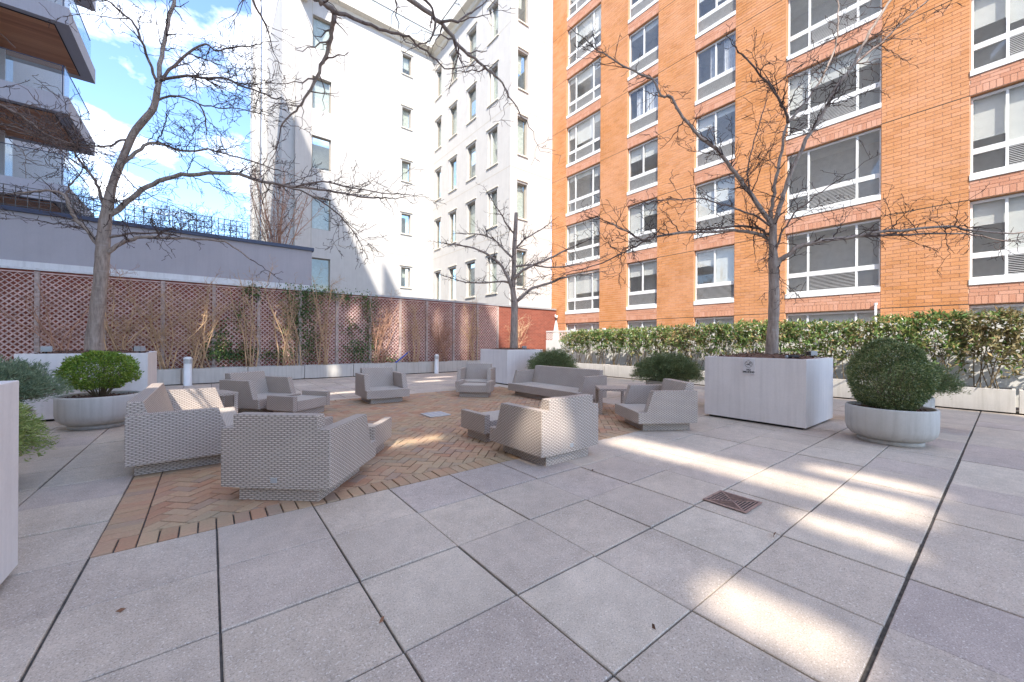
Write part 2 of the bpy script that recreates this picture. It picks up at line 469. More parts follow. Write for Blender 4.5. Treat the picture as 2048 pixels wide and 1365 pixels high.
# ------------------------------------------------------------------ ground
gx0, gy0 = 1.264, 2.175
MB().box(-400, 400, -400, 400, -1.2, -.12).build('ground', 'asphalt')['kind'] = 'structure'
BX0, BX1, BY0, BY1 = gx0 - 3 * TILE, gx0 + 9 * TILE, gy0 + 2 * TILE, 9.19
pav = struct(MB().box(-9, 15.0, -6, 15.75, -.11, -.014).build('pavement', 'jointsand'))
PAV_DARK = {}
def rects_minus(x0, x1, y0, y1):
    """pieces of a paver outside the brick field"""
    if x1 <= BX0 + .01 or x0 >= BX1 - .01 or y1 <= BY0 + .01 or y0 >= BY1 - .01: return [(x0, x1, y0, y1)]
    out = []
    if y0 < BY1 < y1: out.append((x0, x1, BY1, y1))
    if y0 < BY0 < y1: out.append((x0, x1, y0, BY0))
    return out
cand = []
for i in range(-9, 19):
    for j in range(-23, 10):
        x0, y0 = gx0 + i * TILE, gy0 - j * TILE
        for (a, b, c, d) in rects_minus(x0, x0 + TILE, y0 - TILE, y0):
            if b < -4.9 or a > 12.2 or d < -3.5 or c > 14.9: continue
            cx, cy = (a + b) / 2, (c + d) / 2
            dep = depth_of((cx, cy)); lat = cx * rgt.x + cy * rgt.y
            vis = dep > .3 and abs(lat) < dep * 1.36 + .7
            cand.append((vis, math.hypot(cx, cy) if vis else 1e3 + math.hypot(cx, cy), a, b, c, d, j))
cand.sort(key=lambda q: q[1])
rest = MB()
GRATE = (3.26, 3.575, 1.245, 1.57)
def paver_mesh(w, h, z1, tilt):
    m = MB(); e = .004
    # top with a small chamfer
    v = [(-w/2, -h/2, -.04), (w/2, -h/2, -.04), (w/2, h/2, -.04), (-w/2, h/2, -.04),
         (-w/2, -h/2, z1 - e), (w/2, -h/2, z1 - e), (w/2, h/2, z1 - e), (-w/2, h/2, z1 - e),
         (-w/2 + e, -h/2 + e, z1), (w/2 - e, -h/2 + e, z1 + tilt), (w/2 - e, h/2 - e, z1), (-w/2 + e, h/2 - e, z1 - tilt)]
    m.v = v
    for i in range(4):
        j = (i + 1) % 4
        m.f += [(i, j, 4 + j, 4 + i), (4 + i, 4 + j, 8 + j, 8 + i)]
    m.f.append((8, 9, 10, 11))
    return m
full = [paver_mesh(TILE - .011, TILE - .011, -.001 + .0025 * (k % 3 - 1), .0016 * (k % 2)).mesh('paver', 'paver') for k in range(6)]
npv = 0
for vis, dist, a, b, c, d, j in cand:
    gapy = .006 if j == 2 else 0     # the wide joint on the right
    w, h = b - a - .011, d - c - .011
    if j == 2: c += .010; h = d - c - .006
    if vis and npv < 300:
        if abs(w - (TILE - .011)) < .002 and abs(h - (TILE - .011)) < .002: me = full[random.randrange(6)]
        else: me = paver_mesh(w, h, -.001, 0).mesh('paver', 'paver')
        o = bpy.data.objects.new('paver', me); col.objects.link(o)
        o.location = ((a + b) / 2 + random.uniform(-.002, .002), (c + d) / 2 + random.uniform(-.002, .002), random.uniform(-.002, .002)); o.parent = pav; npv += 1
    elif vis or dist < 1e3 + 9:
        rest.box(a + .0055, b - .0055, c + .0055, c + h, -.04, -.001 + random.uniform(-.002, .002), 'b')
rest.build('pavers', 'paver', pav, kind='stuff')

# brick field: soldier border and 45 degree herringbone
bp = struct(MB().box(BX0 + .004, BX1 - .004, BY0 + .004, BY1 - .004, -.026, -.017).build('brick_paving', 'bedding'))
BW, BL, BJ = .1016, .2032, .007
polys = []
nx = round((BX1 - BX0) / BW); sx = (BX1 - BX0) / nx
for i in range(nx):
    for (ya, yb) in ((BY0, BY0 + BL), (BY1 - BL, BY1)):
        polys.append([(BX0 + i * sx, ya), (BX0 + (i + 1) * sx, ya), (BX0 + (i + 1) * sx, yb), (BX0 + i * sx, yb)])
ny = round((BY1 - BY0 - 2 * BL) / BW); sy = (BY1 - BY0 - 2 * BL) / ny
for i in range(ny):
    y = BY0 + BL + i * sy
    for (xa, xb) in ((BX0, BX0 + BL), (BX1 - BL, BX1)):
        polys.append([(xa, y), (xb, y), (xb, y + sy), (xa, y + sy)])
IX0, IX1, IY0, IY1 = BX0 + BL, BX1 - BL, BY0 + BL, BY1 - BL
def clip(poly, ax, lim, keep_gt):
    out = []; n = len(poly)
    for i in range(n):
        p, q = poly[i], poly[(i + 1) % n]
        ip = (p[ax] >= lim) == keep_gt or abs(p[ax] - lim) < 1e-9; iq = (q[ax] >= lim) == keep_gt or abs(q[ax] - lim) < 1e-9
        if ip: out.append(p)
        if ip != iq:
            t = (lim - p[ax]) / (q[ax] - p[ax]); out.append((p[0] + t * (q[0] - p[0]), p[1] + t * (q[1] - p[1])))
    return out
c45 = math.cos(R(45))
ctr = ((IX0 + IX1) / 2, (IY0 + IY1) / 2)
for n in range(-90, 91):
    for m in range(-45, 46):
        ox, oy = n + 2 * m, n - 2 * m
        for (x0, y0, x1, y1) in ((ox, oy, ox + 2, oy + 1), (ox, oy + 1, ox + 1, oy + 3)):
            if abs(x0) > 48 or abs(y0) > 48: continue
            P = [(ctr[0] + BW * (x - y) * c45, ctr[1] + BW * (x + y) * c45) for x, y in ((x0, y0), (x1, y0), (x1, y1), (x0, y1))]
            for ax, lim, gt in ((0, IX0, True), (0, IX1, False), (1, IY0, True), (1, IY1, False)):
                P = clip(P, ax, lim, gt)
                if len(P) < 3: break
            if len(P) < 3: continue
            area = abs(sum(P[i][0] * P[(i + 1) % len(P)][1] - P[(i + 1) % len(P)][0] * P[i][1] for i in range(len(P)))) / 2
            if area > .0008: polys.append(P)
def inset(P, d):
    cx = sum(p[0] for p in P) / len(P); cy = sum(p[1] for p in P) / len(P); out = []
    n = len(P)
    A = sum(P[i][0] * P[(i + 1) % n][1] - P[(i + 1) % n][0] * P[i][1] for i in range(n))
    if A < 0: P = P[::-1]
    for i in range(n):
        a, b, c = Vector(P[i - 1]), Vector(P[i]), Vector(P[(i + 1) % n])
        e1, e2 = (b - a), (c - b)
        if e1.length < 1e-6 or e2.length < 1e-6: out.append((b.x + (cx - b.x) * .05, b.y + (cy - b.y) * .05)); continue
        e1.normalize(); e2.normalize(); n1 = Vector((-e1.y, e1.x)); n2 = Vector((-e2.y, e2.x)); k = 1 + n1.dot(n2)
        s_ = (n1 + n2) / max(k, .35); out.append((b.x + s_.x * d, b.y + s_.y * d))
    return out
def bsize(P):
    cx = sum(p[0] for p in P) / len(P); cy = sum(p[1] for p in P) / len(P); d = depth_of((cx, cy)); lat = cx * rgt.x + cy * rgt.y
    return math.hypot(cx, cy) if abs(lat) < d * 1.33 else 99
polys.sort(key=bsize)
bs = MB()
for k, P in enumerate(polys):
    Q = inset(P, BJ / 2 + .0012); n = len(Q)
    zt = .001 + random.uniform(-.0035, .003); e = .003
    Q2 = inset(Q, e)
    m = MB() if k < 300 else bs
    b0 = len(m.v)
    m.v += [(x, y, -.02) for x, y in Q] + [(x, y, zt - e) for x, y in Q] + [(x, y, zt) for x, y in Q2]
    for i in range(n):
        j = (i + 1) % n
        m.f += [(b0 + i, b0 + j, b0 + n + j, b0 + n + i), (b0 + n + i, b0 + n + j, b0 + 2 * n + j, b0 + 2 * n + i)]
    m.f.append(tuple(b0 + 2 * n + i for i in range(n)))
    if k < 300: m.build('brick', 'clay', bp)
bs.build('bricks', 'clay', bp, kind='stuff')

# ------------------------------------------------------------------ thin slab added out of view to shade the courtyard and shape its sun patches
def holes_quads(m, u0, u1, z0, z1, holes, P):
    """flat wall with rectangular holes; P(u, z) -> point"""
    us = sorted({u0, u1, *[h[0] for h in holes], *[h[1] for h in holes]}); us = [u for u in us if u0 <= u <= u1]
    zs = sorted({z0, z1, *[h[2] for h in holes], *[h[3] for h in holes]}); zs = [z for z in zs if z0 <= z <= z1]
    for a, b in zip(us, us[1:]):
        run = None
        for c, d in zip(zs, zs[1:]):
            inside = any(h[0] - 1e-6 <= a and b <= h[1] + 1e-6 and h[2] - 1e-6 <= c and d <= h[3] + 1e-6 for h in holes)
            if inside:
                if run: m.quad(P(a, run[0]), P(b, run[0]), P(b, run[1]), P(a, run[1])); run = None
            else:
                run = (run[0], d) if run else (c, d)
        if run: m.quad(P(a, run[0]), P(b, run[0]), P(b, run[1]), P(a, run[1]))
XT = -6.0
def slot(gx_0, gx_1, gy_0, gy_1, n=9):
    """opening in the slab that lets the sun reach this patch of the floor (stepped, so that its ends run along X)"""
    out = []
    for i in range(n):
        xa = gx_0 + (gx_1 - gx_0) * i / n; xb = gx_0 + (gx_1 - gx_0) * (i + 1) / n; sh = 1.5 * ((xa + xb) / 2 - XT)
        out.append((gy_0 - sh, gy_1 - sh, 1.95 * (xa - XT) - (.1 if i == 0 else 0), 1.95 * (xb - XT) + (.1 if i == n - 1 else 0)))
    return out
SLOTS = slot(4.12, 4.66, .375, 3.3) + slot(4.93, 5.27, .375, 1.3) + slot(3.45, 3.72, .375, 1.0) + slot(2.0, 2.34, .375, 1.0) + slot(2.85, 3.40, 3.12, 3.62) + slot(1.35, 2.6, 4.68, 4.94, 20) + slot(-.35, .55, 7.1, 7.8, 14)  # slits placed for patches that stand in for sun reflected off windows
def slot_wall(pts, Y, n=8):
    """pts: list of (x, z0, z1) along an upright plane at Y"""
    out = []
    for (xa, a0, a1), (xb, b0, b1) in zip(pts, pts[1:]):
        for i in range(n):
            u0, u1 = i / n, (i + 1) / n; um = (u0 + u1) / 2; x0 = xa + (xb - xa) * u0; x1 = xa + (xb - xa) * u1; xm = (x0 + x1) / 2
            out.append((Y - 1.5 * (x1 - XT), Y - 1.5 * (x0 - XT), a0 + (b0 - a0) * um + 1.95 * (xm - XT), a1 + (b1 - a1) * um + 1.95 * (xm - XT)))
    return out
SLOTS += slot_wall([(5.1, .35, 1.1), (6.2, .5, 2.95), (6.45, .9, 2.9)], 15.36) + slot_wall([(4.1, 1.7, 2.3), (4.6, 2.2, 3.1)], 15.36) + slot_wall([(2.0, .5, 1.5), (2.4, .5, 1.8)], 15.36) + slot_wall([(9.1, .4, 2.7), (9.5, .5, 2.9)], 15.36)
SLOTS += slot_wall([(7.75, 1.0, 2.4), (8.1, 1.6, 2.95)], 15.36) + slot_wall([(.2, .5, 1.3), (.55, .5, 1.6)], 15.36) + slot_wall([(3.3, .05, .5), (3.75, .05, .5)], 14.73)
SLOTS += slot(5.3, 6.3, 11.6, 12.05, 12) + slot(6.2, 7.3, 12.7, 13.15, 12) + slot(2.3, 3.1, 10.2, 10.55, 10) + slot(8.4, 9.5, 6.6, 7.3, 14)
def clipped(h, y0, y1): return [(max(a, y0), min(b, y1), c, d) for a, b, c, d in h if a < y1 and b > y0]
tw = MB()
TY0, TYS, TY1, TZ0, TZ1 = -27.0, 2.4, 11.5, 32.5, 35.1
for xx in (XT, XT - .12):
    holes_quads(tw, TY0, TYS, -.1, TZ1, clipped(SLOTS, TY0, TYS), lambda u, z: (xx, u, z))
    holes_quads(tw, TYS, TY1, -.1, TZ0, clipped(SLOTS, TYS, TY1), lambda u, z: (xx, u, z))
for (y, z0, z1) in ((TY0, -.1, TZ1), (TYS, TZ0, TZ1), (TY1, -.1, TZ0)):
    tw.quad((XT - .12, y, z0), (XT, y, z0), (XT, y, z1), (XT - .12, y, z1))
tw.quad((XT - .12, TY0, TZ1), (XT, TY0, TZ1), (XT, TYS, TZ1), (XT - .12, TYS, TZ1)); tw.quad((XT - .12, TYS, TZ0), (XT, TYS, TZ0), (XT, TY1, TZ0), (XT - .12, TY1, TZ0))
# added return wall towards the left, shades the balcony fronts
tw.box(-24, XT - .13, TY1 - .4, TY1, -.1, TZ0)
tag(tw.build('added_shade_wall', 'tower'), 'tall thin tan wall with slit openings, added unseen behind the viewpoint to shape the sun', 'wall')

# ------------------------------------------------------------------ orange brick apartment building
XF = 15.1
FH = 2.63; H0 = 2.33; NF = 8
COLS = [('triple', 14.73, 12.42), ('double', 10.85, 9.31), ('double', 7.70, 6.20), ('triple', 4.61, 2.28), ('triple', .65, -1.66)]
fb = thing('brick_apartment_building', 'tall orange brick apartment building with rows of white framed windows', 'building', (XF, 7, 0))
FY0, FY1, FZ1 = -3.6, 15.84, H0 + NF * FH + .5
win_h = [(c[2], c[1], H0 + k * FH - 2.15, H0 + k * FH) for c in COLS for k in range(NF)]
win_h = [(a, b, max(z0, .0), z1) for a, b, z0, z1 in win_h]
m = MB(); holes_quads(m, FY0, FY1, -.1, FZ1, win_h, lambda u, z: (XF + .008, u, z))
for (a, b, z0, z1) in win_h:      # reveals
    m.quad((XF + .008, a, z0), (XF + .008, a, z1), (XF + .3, a, z1), (XF + .3, a, z0))
    m.quad((XF + .008, b, z0), (XF + .3, b, z0), (XF + .3, b, z1), (XF + .008, b, z1))
    m.quad((XF + .008, a, z1), (XF + .008, b, z1), (XF + .3, b, z1), (XF + .3, a, z1))
    m.quad((XF + .008, a, z0), (XF + .3, a, z0), (XF + .3, b, z0), (XF + .008, b, z0))
m.quad((XF + .008, FY1, -.1), (XF + 12, FY1, -.1), (XF + 12, FY1, FZ1), (XF + .008, FY1, FZ1))
m.quad((XF + .008, FY0, FZ1), (XF + .008, FY1, FZ1), (XF + 12, FY1, FZ1), (XF + 12, FY0, FZ1))
wall_o = m.build('wall', 'mortar', fb)
bricks = []   # (y0, y1, z0, z1, soldier)
edges = sorted([FY0, FY1] + [e for c in COLS for e in (c[1], c[2])])
piers = list(zip(edges[0::2], edges[1::2]))
CRS = FH / 26
for k in range(-1, NF + 1):
    zb = H0 + k * FH
    for r in range(26):
        z0 = zb + r * CRS + (.014 if r == 0 else 0); z1 = zb + (r + 1) * CRS
        if z1 < 1.2 or z1 > FZ1: continue
        for (a, b) in piers:
            y = a - (.153 if r % 2 else 0)
            while y < b:
                p, q = max(a, y), min(b, y + .306)
                if q - p > .03: bricks.append((p, q, z0, z1, 0))
                y += .306
    if 0 <= k < NF:
        for c in COLS:
            n = round((c[1] - c[2]) / .104); s_ = (c[1] - c[2]) / n
            for i in range(n): bricks.append((c[2] + i * s_, c[2] + (i + 1) * s_, zb + .004, zb + .205, 1))
            for r in range(3):
                z0 = zb + .205 + r * .0915; z1 = z0 + .0915
                y = c[2] - (.153 if r % 2 else 0)
                while y < c[1]:
                    p, q = max(c[2], y), min(c[1], y + .306)
                    if q - p > .03: bricks.append((p, q, z0, z1, 1))
                    y += .306
def vis_f(b):
    y, z = (b[0] + b[1]) / 2, (b[2] + b[3]) / 2
    d = depth_of((XF, y)); lat = XF * rgt.x + y * rgt.y
    return abs(lat) < d * 1.31 and (z - CAM_H) < d * .87 and z > 1.7
bricks.sort(key=lambda b: (0 if vis_f(b) else 1, math.hypot(XF, (b[0] + b[1]) / 2, (b[2] + b[3]) / 2 - 1.3)))
mj = .0055
bm_cache = {}
st = [MB(), MB()]
for k, (p, q, z0, z1, sd) in enumerate(bricks):
    xo = XF - .004 + random.uniform(-.002, .0025)
    if k < 300:
        key = (round(q - p, 3), round(z1 - z0, 3), sd)
        if key not in bm_cache:
            w, h = (q - p) / 2 - mj, (z1 - z0) / 2 - mj
            bm_cache[key] = MB().box(-.0, .03, -w, w, -h, h, 'e').mesh('brick', 'soldier' if sd else 'facebrick')
        o = bpy.data.objects.new('brick', bm_cache[key]); col.objects.link(o)
        o.location = (xo, (p + q) / 2, (z0 + z1) / 2); o.parent = wall_o; o.matrix_parent_inverse = wmat(wall_o).inverted()
    else:
        st[sd].box(xo, XF + .01, p + mj, q - mj, z0 + mj, z1 - mj, 'e')
st[0].build('stretcher_bricks', 'facebrick', wall_o, kind='stuff'); st[1].build('soldier_bricks', 'soldier', wall_o, kind='stuff')
for k in range(NF):
    for (a, b) in piers: MB().box(XF - .001, XF + .02, a, b, H0 + k * FH - .004, H0 + k * FH + .013).build('floor_joint', 'joint', fb)

WIN_CACHE = {}
def brick_window(kind, ya, yb, H, seed):
    w = ya - yb; rs = random.Random(seed)
    key = (kind, round(w, 3))
    if key not in WIN_CACHE:
        hw = w / 2; f = MB()
        fr = .042; xo, xi = .10, .17
        z_sill, z_rb, z_rt, z_top = -2.0, -1.47, -1.33, -.03
        f.box(xo, xi, -hw + .013, hw - .013, z_top - .06, z_top)                # head
        f.box(xo, xi, -hw + .013, hw - .013, z_rb, z_rt)                          # rail
        f.box(xo, xi, -hw + .013, hw - .013, z_sill, z_sill + .06)               # foot
        for s_ in (-1, 1): f.box(xo + .001, xi - .001, min(s_ * (hw - .013), s_ * (hw - .013 - fr)), max(s_ * (hw - .013), s_ * (hw - .013 - fr)), z_sill + .06, z_top - .06)
        muls = [-hw * .505 , hw * .505] if kind == 'triple' else [0.0]
        if kind == 'triple': muls = [-hw + w * .235, hw - w * .255]
        for y in muls: f.box(xo + .002, xi - .002, y - .026, y + .026, z_rt, z_top - .06)
        if kind == 'triple':
            for y in muls: f.box(xo + .002, xi - .002, y - .025, y + .025, z_sill + .06, z_rb)
        fm = f.mesh('window', 'whitemetal')
        ys = [-hw + .063] + muls + [hw - .063]
        upper = [(a + (.026 if a in muls else 0), b - (.026 if b in muls else 0)) for a, b in zip(ys, ys[1:])]
        panes = [MB().box(xo + .03, xo + .036, a, b, z_rt, z_top - .06).mesh('pane', 'glass') for a, b in upper]
        if kind == 'triple':
            gr = (upper[1][0], upper[1][1]); lows = [upper[0], upper[2]]
        else: gr = (-hw + .063, hw - .063); lows = []
        low = [MB().box(xo + .03, xo + .036, a, b, z_sill + .06, z_rb).mesh('pane', 'glass') for a, b in lows]
        g = MB()
        nsl = 11; hh = (z_rb - (z_sill + .06)) / nsl
        for i in range(nsl):
            z = z_sill + .06 + (i + .5) * hh
            g.box(xo + .003, xo + .03, gr[0], gr[1], z - .007, z + .007)
        gm = g.mesh('grille', 'louver')
        gb = MB().box(xo + .045, xo + .055, gr[0], gr[1], z_sill + .06, z_rb).mesh('grille_back', 'darkslot')
        sl = MB().box(-.025, .10, -hw + .004, hw - .004, -2.146, -2.004).mesh('sill', 'whitemetal')
        jm = MB().box(.012, .09, hw - .012, hw - .003, -2.14, -.004).box(.012, .09, -hw + .003, -hw + .012, -2.14, -.004).box(.012, .09, -hw + .013, hw - .013, -.012, -.003).mesh('brick_reveal', 'facebrick')
        rm = MB().box(.30, 1.3, -hw - .3, hw + .3, -2.3, .05, 'w').mesh('room', 'room')
        WIN_CACHE[key] = (fm, panes + low, gm, gb, sl, (rm, jm), upper)
    fm, panes, gm, gb, sl, rm, upper = WIN_CACHE[key]
    o = bpy.data.objects.new('window', fm); col.objects.link(o); o.parent = fb
    o.matrix_parent_inverse = wmat(fb).inverted(); o.location = (XF, (ya + yb) / 2, H); o.matrix_basis = Matrix.Translation((XF, (ya + yb) / 2, H))
    for nm, me in [('pane', p) for p in panes] + [('grille', gm), ('grille_back', gb), ('sill', sl), ('room', rm[0]), ('brick_reveal', rm[1])]:
        c = bpy.data.objects.new(nm, me); col.objects.link(c); c.parent = o
    # blinds and drapes, different behind every window
    mode = rs.random()
    for a, b in upper:
        if mode < .8:
            drop = rs.choice([.35, .55, .8, 1.0, 1.22]) if mode < .6 else rs.choice([.2, .3, .45])
            c = MB().box(.215, .222, a - .02, b + .02, -.09 - drop, -.05).build('blind', 'shade'); c.parent = o
        elif mode < .93:
            mm = MB(); n = 16
            a2, b2 = (a, a + (b - a) * rs.uniform(.3, 1.0)) if rs.random() < .6 else (b - (b - a) * rs.uniform(.3, 1.0), b)
            for i in range(n):
                y0, y1 = a2 + (b2 - a2) * i / n, a2 + (b2 - a2) * (i + 1) / n
                x0, x1 = .24 + .02 * math.sin(i * 2.1), .24 + .02 * math.sin((i + 1) * 2.1)
                mm.quad((x0, y0, -1.95), (x1, y1, -1.95), (x1, y1, -.05), (x0, y0, -.05))
            c = mm.build('drape', 'drape'); c.parent = o
    return o
for ci, (kind, ya, yb) in enumerate(COLS):
    for k in range(NF): brick_window(kind, ya, yb, H0 + k * FH, ci * 31 + k * 7 + 3)

# ------------------------------------------------------------------ white stucco building
YA, YC, XB = 24.6, 15.86, 12.17
wb = thing('white_stucco_building', 'tall white stucco building with recessed taupe windows in three faces', 'building', (XB, YA, 0))
TOP = 21.3
floorsA = [3.85, 7.76, 11.25, 14.66, 18.16]
A_big = [(4.56, 5.57, z, z + (2.25 if i == 0 else 1.87)) for i, z in enumerate(floorsA)]
A_small = [(9.9, 10.52, z, z + 1.28) for z in (4.91, 8.45, 11.93, 15.45, 18.97)]
Bz = [(4.0, 6.0), (7.65, 9.55), (11.0, 12.95), (14.45, 16.35), (17.9, 19.8)]
B_w = [(a, b, z0, z1) for (a, b) in ((23.5, 24.25), (21.42, 22.3), (19.2, 20.12), (17.02, 17.93)) for z0, z1 in Bz]
C_w = [(12.63, 13.31, z0, z1) for z0, z1 in ((4.24, 6.15), (7.85, 9.68), (11.2, 13.16), (14.65, 16.62), (18.2, 20.2))]
fa = MB(); holes_quads(fa, 3.05, XB, 2.0, TOP, A_big + A_small, lambda u, z: (u, YA, z))
fb_ = MB(); holes_quads(fb_, YC, YA, 2.0, TOP, B_w, lambda u, z: (XB, u, z))
fc = MB(); holes_quads(fc, XB, XF + .0, 2.0, TOP, C_w, lambda u, z: (u, YC, z))
RD = .22
for mm, W_, P in ((fa, A_big + A_small, lambda u, z, e: (u, YA + e, z)), (fb_, B_w, lambda u, z, e: (XB + e, u, z)), (fc, C_w, lambda u, z, e: (u, YC + e, z))):
    for (a, b, z0, z1) in W_:
        for q in (((a, z0), (a, z1)), ((b, z1), (b, z0)), ((a, z1), (b, z1)), ((b, z0), (a, z0))):
            mm.quad(P(*q[0], 0), P(*q[1], 0), P(*q[1], RD + .1), P(*q[0], RD + .1))
fa.quad((3.05, YA, 2), (3.05, YA, TOP), (3.05, YA + 8, TOP), (3.05, YA + 8, 2))
allw = MB(); 
for q in (fa, fb_, fc):
    k = len(allw.v); allw.v += q.v; allw.f += [tuple(k + i for i in f) for f in q.f]
wwall = allw.build('wall', 'stucco', wb)
# the raised pier left of the window strip
MB().prism([(3.66, YA - .35), (4.5, YA - .02), (4.5, YA + .05), (3.66, YA + .05)], 2, 2.0, 17.72).build('corner_pier', 'stucco', wb)
sc_ = MB()
for z in (6.98, 10.38, 13.56, 17.85):
    for (x0, x1) in ((5.6, XB - .003),): sc_.box(x0, x1, YA - .003, YA + .01, z, z + .035)
    sc_.box(XB - .003, XB + .01, YC + .003, YA - .004, z, z + .035)
    sc_.box(XB, XF - .01, YC - .003, YC + .01, z, z + .035)
sc_.box(4.53, 4.556, YA - .003, YA + .05, 2.0, TOP - .2)
sc_.build('score_line', 'scoreline', wb)
def white_window(P, a, b, z0, z1, trim, gl='glass_green', seed=0):
    rs = random.Random(seed); fr = .055
    def bx(mm, u0, u1, e0, e1, za, zb):
        p, q = P(u0, za, e0), P(u1, zb, e1)
        mm.box(min(p[0], q[0]), max(p[0], q[0]), min(p[1], q[1]), max(p[1], q[1]), min(p[2], q[2]), max(p[2], q[2]))
    f = MB()
    bx(f, a + .003, a + fr, RD - .06, RD, z0 + .003, z1 - .003); bx(f, b - fr, b - .003, RD - .06, RD, z0 + .003, z1 - .003)
    bx(f, a + fr, b - fr, RD - .06, RD, z1 - fr, z1 - .003); bx(f, a + fr, b - fr, RD - .06, RD, z0 + .003, z0 + fr)
    o = f.build('window', 'taupe', wb)
    g = MB(); bx(g, a + fr, b - fr, RD - .035, RD - .03, z0 + fr, z1 - fr); g.build('pane', gl, o)
    r_ = MB(); bx(r_, a - .4, b + .4, RD + 1.6, RD + 1.65, z0 - .3, z1 + .3); r_.build('room', 'room', o)
    if trim:
        t_ = MB(); ov = trim
        bx(t_, a - ov, b + ov, -.06, .02, z1 + .10, z1 + .15); t_.build('head_moulding', 'trimcream', o)
        t2 = MB(); bx(t2, a - ov * .7, b + ov * .7, -.06, .02, z0 - .1, z0 - .03); t2.build('sill', 'trimcream', o)
    k = rs.random()
    if k < .72:
        c = MB(); lo = z0 if k < .45 else z0 + (z1 - z0) * rs.uniform(.25, .6)
        bx(c, a + .06, b - (.06 if k < .3 else (b - a) * rs.uniform(.1, .4)), RD + .06, RD + .07, lo, z1); c.build('curtain', 'drape', o)
sd = 0
for w_ in A_big: white_window(lambda u, z, e: (u, YA + e, z), *w_, 0, seed=sd); sd += 1
for w_ in A_small: white_window(lambda u, z, e: (u, YA + e, z), *w_, .12, seed=sd); sd += 1
for w_ in B_w: white_window(lambda u, z, e: (XB + e, u, z), *w_, .12, seed=sd); sd += 1
for w_ in C_w: white_window(lambda u, z, e: (u, YC + e, z), *w_, .02, seed=sd); sd += 1
cn = MB()
prof = [(0, TOP - .45), (-.12, TOP - .40), (-.18, TOP - .2), (-.45, TOP - .1), (-.45, TOP + .06), (0, TOP + .06)]
cn.prism([(YA + p, z) for p, z in prof], 0, 3.05, XB - .452)
cn.prism([(XB + p, z) for p, z in prof], 1, YC, YA - .001)
cn.build('cornice', 'trimcream', wb)
rf = MB().box(3.05, XB + .1, YA, YA + 8, TOP - .1, TOP + .02).box(XB, XF, YC, YA + 8, TOP - .1, TOP + .021).build('roof', 'stucco', wb)
up_h = [(13.99 if False else 0, 0, 0, 0)][:0]
u_ = MB(); holes_quads(u_, 3.6, XB + 2.5, TOP, TOP + 8, [(7.0, 8.4, TOP + .2, TOP + 2.4), (9.8, 11.0, TOP + .2, TOP + 2.4)], lambda u, z: (u, YA + 2.6, z))
holes_quads(u_, YC + .5, YA + 2.6, TOP, TOP + 8, [(18.0, 19.3, TOP + .3, TOP + 2.5), (21.5, 22.8, TOP + .3, TOP + 2.5)], lambda u, z: (XB + 2.5, u, z))
u_.build('penthouse_wall', 'stucco', wb)
for (x0, x1, y0, y1) in ((7.0, 8.4, YA + 2.75, YA + 2.78), (9.8, 11.0, YA + 2.75, YA + 2.78), (XB + 2.65, XB + 2.68, 18.0, 19.3), (XB + 2.65, XB + 2.68, 21.5, 22.8)):
    MB().box(x0, x1, y0, y1, TOP + .2, TOP + 2.5).build('terrace_door', 'glass_green', wb)
MB().box(3.4, XB - .25, YA - .22, YA - .205, TOP + .07, TOP + 1.15).box(XB - .22, XB - .205, YC + .2, YA - .24, TOP + .07, TOP + 1.15).build('glass_railing', 'railglass', wb)
MB().box(3.4, XB - .25, YA - .235, YA - .19, TOP + 1.15, TOP + 1.19).box(XB - .235, XB - .19, YC + .2, YA - .24, TOP + 1.15, TOP + 1.19).build('rail_cap', 'railmetal', wb)

# far pale tower between sky and white building
ft = thing('far_pale_tower', 'slim pale tower with vertical ribs and a narrow window strip, left of the white building', 'building', (3, 32, 0))
m = MB().box(2.25, 4.3, 32.0, 34, 0, 34)
m.build('shaft', 'stucco', ft)
for (x, r_) in ((2.55, .17), (2.95, .22), (3.45, .3)):
    MB().tube([(x, 31.95, 0), (x, 31.95, 34)], r_, 14).build('rib', 'coping_white', ft, smooth=True)
MB().box(3.84, 4.12, 31.9, 32.1, 3, 32).build('window_strip', 'glass_green', ft)
MB().box(2.72, 2.76, 31.86, 32.0, 0, 34).box(3.08, 3.3, 31.9, 32.0, 0, 34).build('glass_strip', 'bluepanel', ft)
sp = MB()
for k in range(14): sp.box(3.82, 4.14, 31.87, 31.9, 4 + 2.1 * k, 4.3 + 2.1 * k)
sp.build('spandrel', 'taupe', ft)
MB().prism([(3.9, 20.5), (4.25, 20.5), (5.3, 23.6), (4.95, 23.6)], 1, YA - 1.0, YA + 2).build('eave', 'trimcream', ft)

